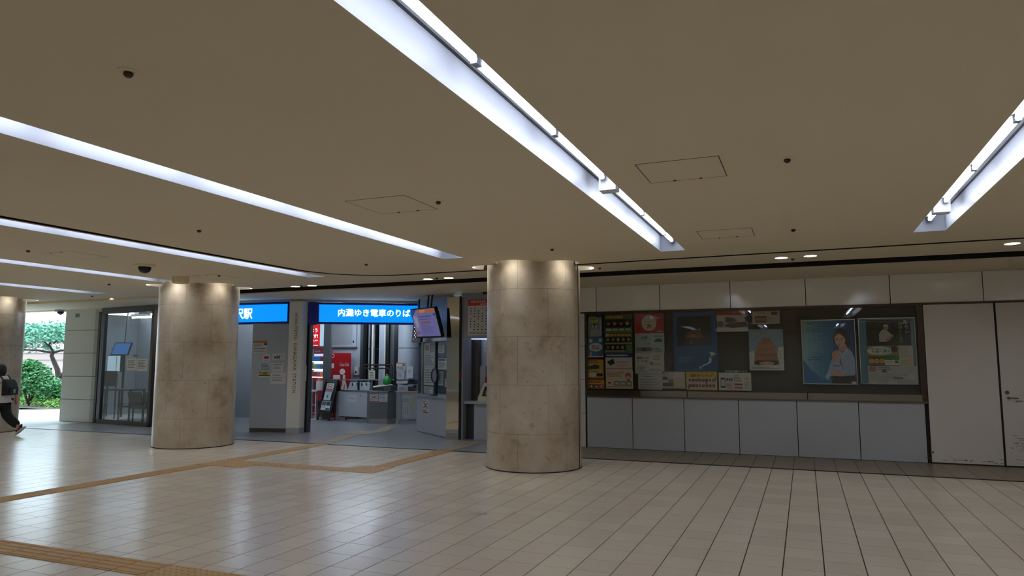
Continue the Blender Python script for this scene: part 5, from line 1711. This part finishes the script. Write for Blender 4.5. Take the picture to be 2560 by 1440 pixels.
# ---- station tubes; the last two are added to brighten the dim rooms
for k, (x0, x1, y) in enumerate([(-12.6, -11.1, 16.9), (-16.6, -15.1, 17.1), (-14.4, -12.9, 15.3), (-10.6, -9.1, 15.6), (-16.9, -15.6, 14.4), (-8.0, -7.0, 14.7), (-11.9, -10.4, 14.4), (-18.6, -17.3, 15.2)]):
    t = thing('batten_lamp', ['bare tube lamp in the middle of the station room', 'bare tube lamp behind the left entrance doors', 'bare tube lamp over the left entrance', 'bare tube lamp over the ticket gate', 'bare tube lamp in the waiting room', 'bare tube lamp in the ticket office', 'added tube lamp just inside the station entrance', 'added tube lamp at the back of the waiting room'][k], 'tube lamp', ((x0 + x1) / 2, y, ZS), 0, 'tube lamps inside the station')
    MB().box(x0, x1, y - .04, y + .04, ZS - .07, ZS).build('batten', 'white_plastic', t)
    MB().tube([(x0 + .03, y, ZS - .10), (x1 - .03, y, ZS - .10)], .018, 10).build('tube', 'tube_inner', t, True)
    MB().box(x0, x0 + .03, y - .02, y + .02, ZS - .12, ZS - .07).box(x1 - .03, x1, y - .02, y + .02, ZS - .12, ZS - .07).split('lamp_holder', 'white_plastic', t)

# ================================================================== PERSON
HD = Vector((-.97, -.24, 0)).normalized()
SD = Vector((-HD.y, HD.x, 0))          # left side of the walker
P0 = Vector((-16.02, 10.02, 0))


def pw(f_, s_, z):
    return P0 + HD * f_ + SD * s_ + Vector((0, 0, z))


def skin(name, nodes, links, mat, parent, sub=2, root=0):
    me = bpy.data.meshes.new(name)
    me.from_pydata([n_[0] for n_ in nodes], links, [])
    ob = bpy.data.objects.new(name, me)
    COL.objects.link(ob)
    sk = ob.modifiers.new('skin', 'SKIN')
    sk.use_smooth_shade = True
    sd = ob.modifiers.new('sub', 'SUBSURF')
    sd.levels = sd.render_levels = sub
    for i, n_ in enumerate(nodes):
        r_ = n_[1]
        me.skin_vertices[0].data[i].radius = r_ if isinstance(r_, tuple) else (r_, r_)
        me.skin_vertices[0].data[i].use_root = (i == root)
    dg = bpy.context.evaluated_depsgraph_get()
    ev = bpy.data.meshes.new_from_object(ob.evaluated_get(dg))
    ev.name = name
    ev.materials.clear()
    ev.materials.append(MATS[mat])
    ev.polygons.foreach_set('use_smooth', [True] * len(ev.polygons))
    bpy.data.objects.remove(ob)
    return place(name, ev, parent)


pers = thing('person', 'person in white shirt and black trousers with a dark backpack walking at the left edge', 'person', tuple(P0))
bn = [(pw(0, 0, .80), (.10, .13)), (pw(.0, 0, .95), (.085, .12)), (pw(.02, 0, 1.10), (.095, .14)), (pw(.04, 0, 1.22), (.06, .10)), (pw(.06, 0, 1.28), .045), (pw(.08, 0, 1.33), .05), (pw(.10, 0, 1.41), (.085, .075)), (pw(.10, 0, 1.48), .05),
      (pw(.0, .08, .76), .085), (pw(.22, .08, .44), .055), (pw(.34, .08, .09), .036), (pw(.46, .09, .05), .03),
      (pw(.0, -.08, .76), .085), (pw(-.06, -.08, .43), .055), (pw(-.38, -.08, .20), .036), (pw(-.40, -.085, .06), .03),
      (pw(.03, .17, 1.18), .05), (pw(-.06, .21, .98), .036), (pw(.08, .22, .80), .027),
      (pw(.03, -.17, 1.18), .05), (pw(-.12, -.21, .99), .036), (pw(-.14, -.23, .79), .026)]
bl_ = [(0, 1), (1, 2), (2, 3), (3, 4), (4, 5), (5, 6), (6, 7), (0, 8), (8, 9), (9, 10), (10, 11), (0, 12), (12, 13), (13, 14), (14, 15), (3, 16), (16, 17), (17, 18), (3, 19), (19, 20), (20, 21)]
# hands: palm with five fingers each
for base, w_ in ((18, 1), (21, -1)):
    o = bn[base][0]
    i0 = len(bn)
    bn.append((o + Vector((0, 0, -.045)) + HD * .004, (.016, .026)))
    bl_.append((base, i0))
    for k in range(4):
        off = HD * (.022 - .0145 * k)
        i1 = len(bn)
        ln = (.05, .058, .054, .042)[k]
        bn.append((o + off + Vector((0, 0, -.085)), .0075))
        bn.append((o + off + Vector((0, 0, -.085 - ln)) - SD * (.012 * w_), .006))
        bl_ += [(i0, i1), (i1, i1 + 1)]
    i1 = len(bn)
    bn.append((o + HD * .034 + Vector((0, 0, -.05)), .009))
    bn.append((o + HD * .045 + Vector((0, 0, -.085)), .007))
    bl_ += [(i0, i1), (i1, i1 + 1)]
skin('body', bn, bl_, 'skin', pers)
skin('shirt', [(pw(0, 0, .86), (.135, .165)), (pw(.0, 0, 1.0), (.13, .16)), (pw(.02, 0, 1.12), (.125, .165)), (pw(.04, 0, 1.22), (.09, .12)), (pw(.05, 0, 1.265), .062),
               (pw(.03, .18, 1.18), .072), (pw(-.03, .21, 1.06), .062), (pw(.03, -.18, 1.18), .072), (pw(-.07, -.21, 1.07), .062), (pw(0, 0, .74), (.14, .172))],
     [(0, 1), (1, 2), (2, 3), (3, 4), (3, 5), (5, 6), (3, 7), (7, 8), (0, 9)], 'shirt', pers)
skin('trousers', [(pw(0, 0, .80), (.125, .155)), (pw(.01, .085, .70), .112), (pw(.22, .085, .44), .10), (pw(.335, .085, .12), .092),
                  (pw(0, -.085, .70), .112), (pw(-.06, -.085, .43), .105), (pw(-.37, -.085, .20), .092)], [(0, 1), (1, 2), (2, 3), (0, 4), (4, 5), (5, 6)], 'trousers', pers)
hair = MB()
hc = pw(.09, 0, 1.42)
vs2, fs2 = [], []
NA, NB = 18, 10
for j in range(NB + 1):
    ph = math.pi * j / NB
    for i in range(NA):
        th = 2 * math.pi * i / NA
        f_ = math.cos(th) * math.sin(ph) * .115
        s_ = math.sin(th) * math.sin(ph) * .105
        z = math.cos(ph) * .125
        if z < 0:
            z *= 1.75                                    # bob hanging to the nape
            if f_ > .03:
                f_ = .03 + (f_ - .03) * .25
        vs2.append(hc + HD * (f_ - .012) + SD * s_ + Vector((0, 0, z)))
for j in range(NB):
    for i in range(NA):
        fs2.append((j * NA + i, j * NA + (i + 1) % NA, (j + 1) * NA + (i + 1) % NA, (j + 1) * NA + i))
hair.add(vs2, fs2).build('hair', 'hair', pers, True)
fc = MB()
for s_ in (-.028, .028):
    e_ = pw(.195, s_, 1.405)
    fc.lathe([(0, -.007), (.009, 0), (0, .007)], e_, 8)
fc.build('eyes', 'hair', pers, True)
MB().add([pw(.182, 0, 1.41), pw(.21, 0, 1.375), pw(.185, .014, 1.37), pw(.185, -.014, 1.37)], [(0, 2, 1), (0, 1, 3), (1, 2, 3)]).build('nose', 'skin', pers)
MB().tube([pw(.188, -.02, 1.345), pw(.194, 0, 1.343), pw(.188, .02, 1.345)], .005, 6).build('mouth', 'red_plastic', pers)
bag = MB()
bp = [(-.10, .86), (-.23, .88), (-.265, .98), (-.24, 1.12), (-.17, 1.21), (-.09, 1.22)]
vv = [pw(f_, .14, z) for f_, z in bp] + [pw(f_, -.14, z) for f_, z in bp]
nb = len(bp)
bag.add(vv, [tuple(range(nb)), tuple(range(2 * nb - 1, nb - 1, -1))] + [(i, nb + i, nb + (i + 1) % nb, (i + 1) % nb) for i in range(nb)])
bg = bag.build('backpack', 'bag', pers)
bv = bg.modifiers.new('bevel', 'BEVEL')
bv.width = .035
bv.segments = 3
MB().box(-.001, .001, -.001, .001, 0, .001).build('buckle', 'steel', bg) if False else None
pk = MB()
vv = [pw(-.262 + .02, y_, z) for y_, z in ((.10, .88), (-.10, .88), (-.10, 1.04), (.10, 1.04))]
ww = [p - HD * .05 for p in vv]
pk.add(vv + ww, [(4, 5, 6, 7), (0, 1, 5, 4), (1, 2, 6, 5), (2, 3, 7, 6), (3, 0, 4, 7)])
pk.build('pocket', 'bag', bg)
MB().add([pw(-.2945, .03, .92), pw(-.2945, -.03, .92), pw(-.2945, -.03, 1.0), pw(-.2945, .03, 1.0)], [(0, 1, 2, 3)]).build('patch', 'leaf_pale', bg)
for s_ in (-.1, .1):
    MB().tube([pw(-.10, s_, 1.2), pw(-.02, s_, 1.285), pw(.10, s_, 1.24), pw(.15, s_, 1.08), pw(.06, s_ * 1.3, .92), pw(-.1, s_, .88)], .016, 6).build('strap', 'bag', bg, True)


def shoe(a, h_, lift):
    """a: ankle; h_: toe direction; lift: pitch of the foot (toe down)"""
    t_ = (HD * math.cos(lift) + Vector((0, 0, -math.sin(lift)))).normalized()
    u_ = (HD * math.sin(lift) + Vector((0, 0, math.cos(lift)))).normalized()
    skin('shoe', [(a - t_ * .04 - u_ * .045, (.038, .04)), (a + t_ * .06 - u_ * .05, (.038, .042)), (a + t_ * .16 - u_ * .065, (.026, .042)), (a - u_ * .0 - t_ * .02, .042)], [(0, 1), (1, 2), (0, 3)], 'shoe', pers)
    mb = MB()
    ol = [(-.09, .03), (-.09, -.03), (0, -.04), (.13, -.045), (.20, -.02), (.20, .02), (.13, .045), (0, .04)]
    top_ = [a + t_ * x + SD * y - u_ * .078 for x, y in ol]
    bot_ = [p - u_ * .022 for p in top_]
    n_ = len(ol)
    mb.add(top_ + bot_, [tuple(range(n_)), tuple(range(2 * n_ - 1, n_ - 1, -1))] + [(i, n_ + i, n_ + (i + 1) % n_, (i + 1) % n_) for i in range(n_)])
    mb.build('sole', 'shoe_sole', pers)


shoe(pw(.36, .085, .10), HD, 0.0)
shoe(pw(-.41, -.085, .215), HD, R(38))

# ================================================================== OUTSIDE
rnd = random.Random(21)
bed = tag(MB().prism([(-60, 15.0), (-25.6, 15.0), (-23.3, 16.35), (-19.65, 16.6), (-19.65, 29), (-60, 29)], -.05, .0).build('planting_bed', 'soil'), kind='structure')


def leaves(mb, c, rx, ry, rz, n, s, shell=.5):
    for _ in range(n):
        while True:
            p = Vector((rnd.uniform(-1, 1), rnd.uniform(-1, 1), rnd.uniform(-1, 1)))
            if shell < p.length < 1:
                break
        q = Vector((c[0] + p.x * rx, c[1] + p.y * ry, c[2] + p.z * rz))
        a = Vector((rnd.gauss(0, 1), rnd.gauss(0, 1), rnd.gauss(0, .5))).normalized()
        b = a.cross(Vector((rnd.gauss(0, 1), rnd.gauss(0, 1), rnd.gauss(0, 1)))).normalized()
        k = s * rnd.uniform(.6, 1.3)
        mb.add([q - a * k, q + b * k * .5, q + a * k, q - b * k * .5], [(0, 1, 2, 3)])


# low ground cover
gc = MB()
for k in range(64):
    leaves(gc, (rnd.uniform(-31, -22.5), rnd.uniform(16.9, 19.4), .12), .55, .45, .22, 70, .06, 0)
tag(gc.build('ground_cover', 'leaf_low'), 'low bright green ground cover behind the pavement', 'ground cover', kind='stuff')
# hedge
t = thing('dark_hedge', 'dark green hedge behind the ground cover', 'hedge', (-27, 20.2, 0))
hm = MB()
for k in range(40):
    leaves(hm, (-33.6 + .32 * k, 20.4 + rnd.uniform(-.2, .2), .45), .5, .5, .55, 130, .07, .2)
hm.build('foliage', 'leaf_dark', t)
MB().box(-33.6, -20.8, 20.2, 20.6, 0, .8).build('core', 'leaf_dark', t)
# shrub
SX, SY = -25.75, 17.2
t = thing('leafy_shrub', 'bushy light green shrub next to the left column', 'shrub', (SX, SY, 0))
sm = MB()
for c, r_ in (((0, 0, .85), .68), ((-.3, .2, 1.15), .55), ((.55, .2, .62), .55), ((-.7, -.1, .8), .6), ((-.25, .0, 1.42), .36), ((1.0, .45, .5), .4)):
    leaves(sm, (SX + c[0], SY + c[1], c[2]), r_, r_, r_ * .75, 520, .075, .35)
sm.build('foliage', 'leaf_shrub', t)
for k in range(5):
    a = k * 1.25
    MB().tube([(SX - .25, SY, .02), (SX - .25 + .15 * math.cos(a), SY + .15 * math.sin(a), .4), (SX - .2 + .5 * math.cos(a), SY + .5 * math.sin(a), 1.0)], [.035, .025, .012], 6).build('stem', 'bark', t)
# tree
TXo, TYo = -29.9, 21.0
t = thing('spreading_tree', 'spreading tree with a forked dark trunk and pale crown', 'tree', (TXo, TYo, 0))
tr = MB()


def br(pts, r0, r1):
    n_ = len(pts)
    tr.tube([(TXo + p[0], TYo + p[1], p[2]) for p in pts], [r0 + (r1 - r0) * i / (n_ - 1) for i in range(n_)], 7)


br([(0, 0, 0), (.02, 0, .5), (.0, 0, .92)], .17, .13)
br([(.0, 0, .88), (-.12, 0, 1.25), (-.38, .0, 1.6), (-.48, -.05, 1.85), (-.44, 0, 2.05)], .12, .07)
br([(.0, 0, .92), (.3, .12, 1.15), (.62, .26, 1.5), (1.0, .4, 1.95)], .11, .06)
br([(-.46, 0, 1.98), (-1.0, -.3, 2.08), (-1.7, -.6, 2.12), (-2.4, -.7, 2.3)], .05, .02)
br([(-.46, 0, 1.98), (-.1, .1, 2.08), (.4, .2, 2.1), (.9, .4, 1.96)], .05, .02)
br([(-.46, 0, 2.0), (-.6, -.1, 2.35), (-.4, 0, 2.8), (-.1, 0, 3.2)], .05, .02)
br([(-.5, -.05, 2.15), (-1.0, -.2, 2.6), (-1.6, -.5, 2.9)], .04, .015)
br([(-.5, 0, 2.4), (.1, .2, 2.7), (.8, .3, 3.0)], .035, .015)
br([(.9, .35, 1.8), (1.2, .4, 2.4), (1.4, .5, 2.9)], .05, .02)
br([(-1.0, -.7, 0), (-1.0, -.7, 1.3), (-.85, -.6, 1.55), (-.75, -.55, 1.62)], .08, .07)
tr.build('trunk', 'bark', t)
cr = MB()
for k in range(30):
    leaves(cr, (TXo + rnd.uniform(-3.6, 2.8), TYo + rnd.uniform(-1.2, 1.2), rnd.uniform(2.45, 3.1)), 1.0, .9, .3, 260, .085, 0)
for k in range(7):
    leaves(cr, (TXo + rnd.uniform(-3.4, -.9), TYo + rnd.uniform(-.9, .9), rnd.uniform(2.0, 2.4)), .7, .6, .22, 60, .07, 0)
cr.build('crown', 'leaf_pale', t)
# house behind
t = thing('background_house', 'pale building wall beyond the tree', 'building', (-50, 33, 0))
MB().box(-66, -36, 31, 37, 0, 3.9).build('wall', 'house_wall', t)
MB().box(-66.3, -35.7, 30.8, 37.3, 3.9, 4.05).build('roof', 'house_roof', t)
for x in (-60, -56, -52, -48, -40):
    w_ = MB().box(x, x + 1.2, 30.96, 31, 1.0, 1.5).build('window', 'house_window', t)
    MB().box(x - .05, x + 1.25, 30.93, 30.96, .93, 1.0).build('sill', 'house_roof', w_)
MB().box(-66, -36, 30.92, 31, 2.15, 2.22).build('ledge', 'house_roof', t)
MB().box(-66, -36, 30.92, 31, 1.72, 1.78).build('ledge', 'house_roof', t)
struct(MB().box(-80, 40, 16.0, 90, -.3, -.06).build('trim_9', 'pavement'))
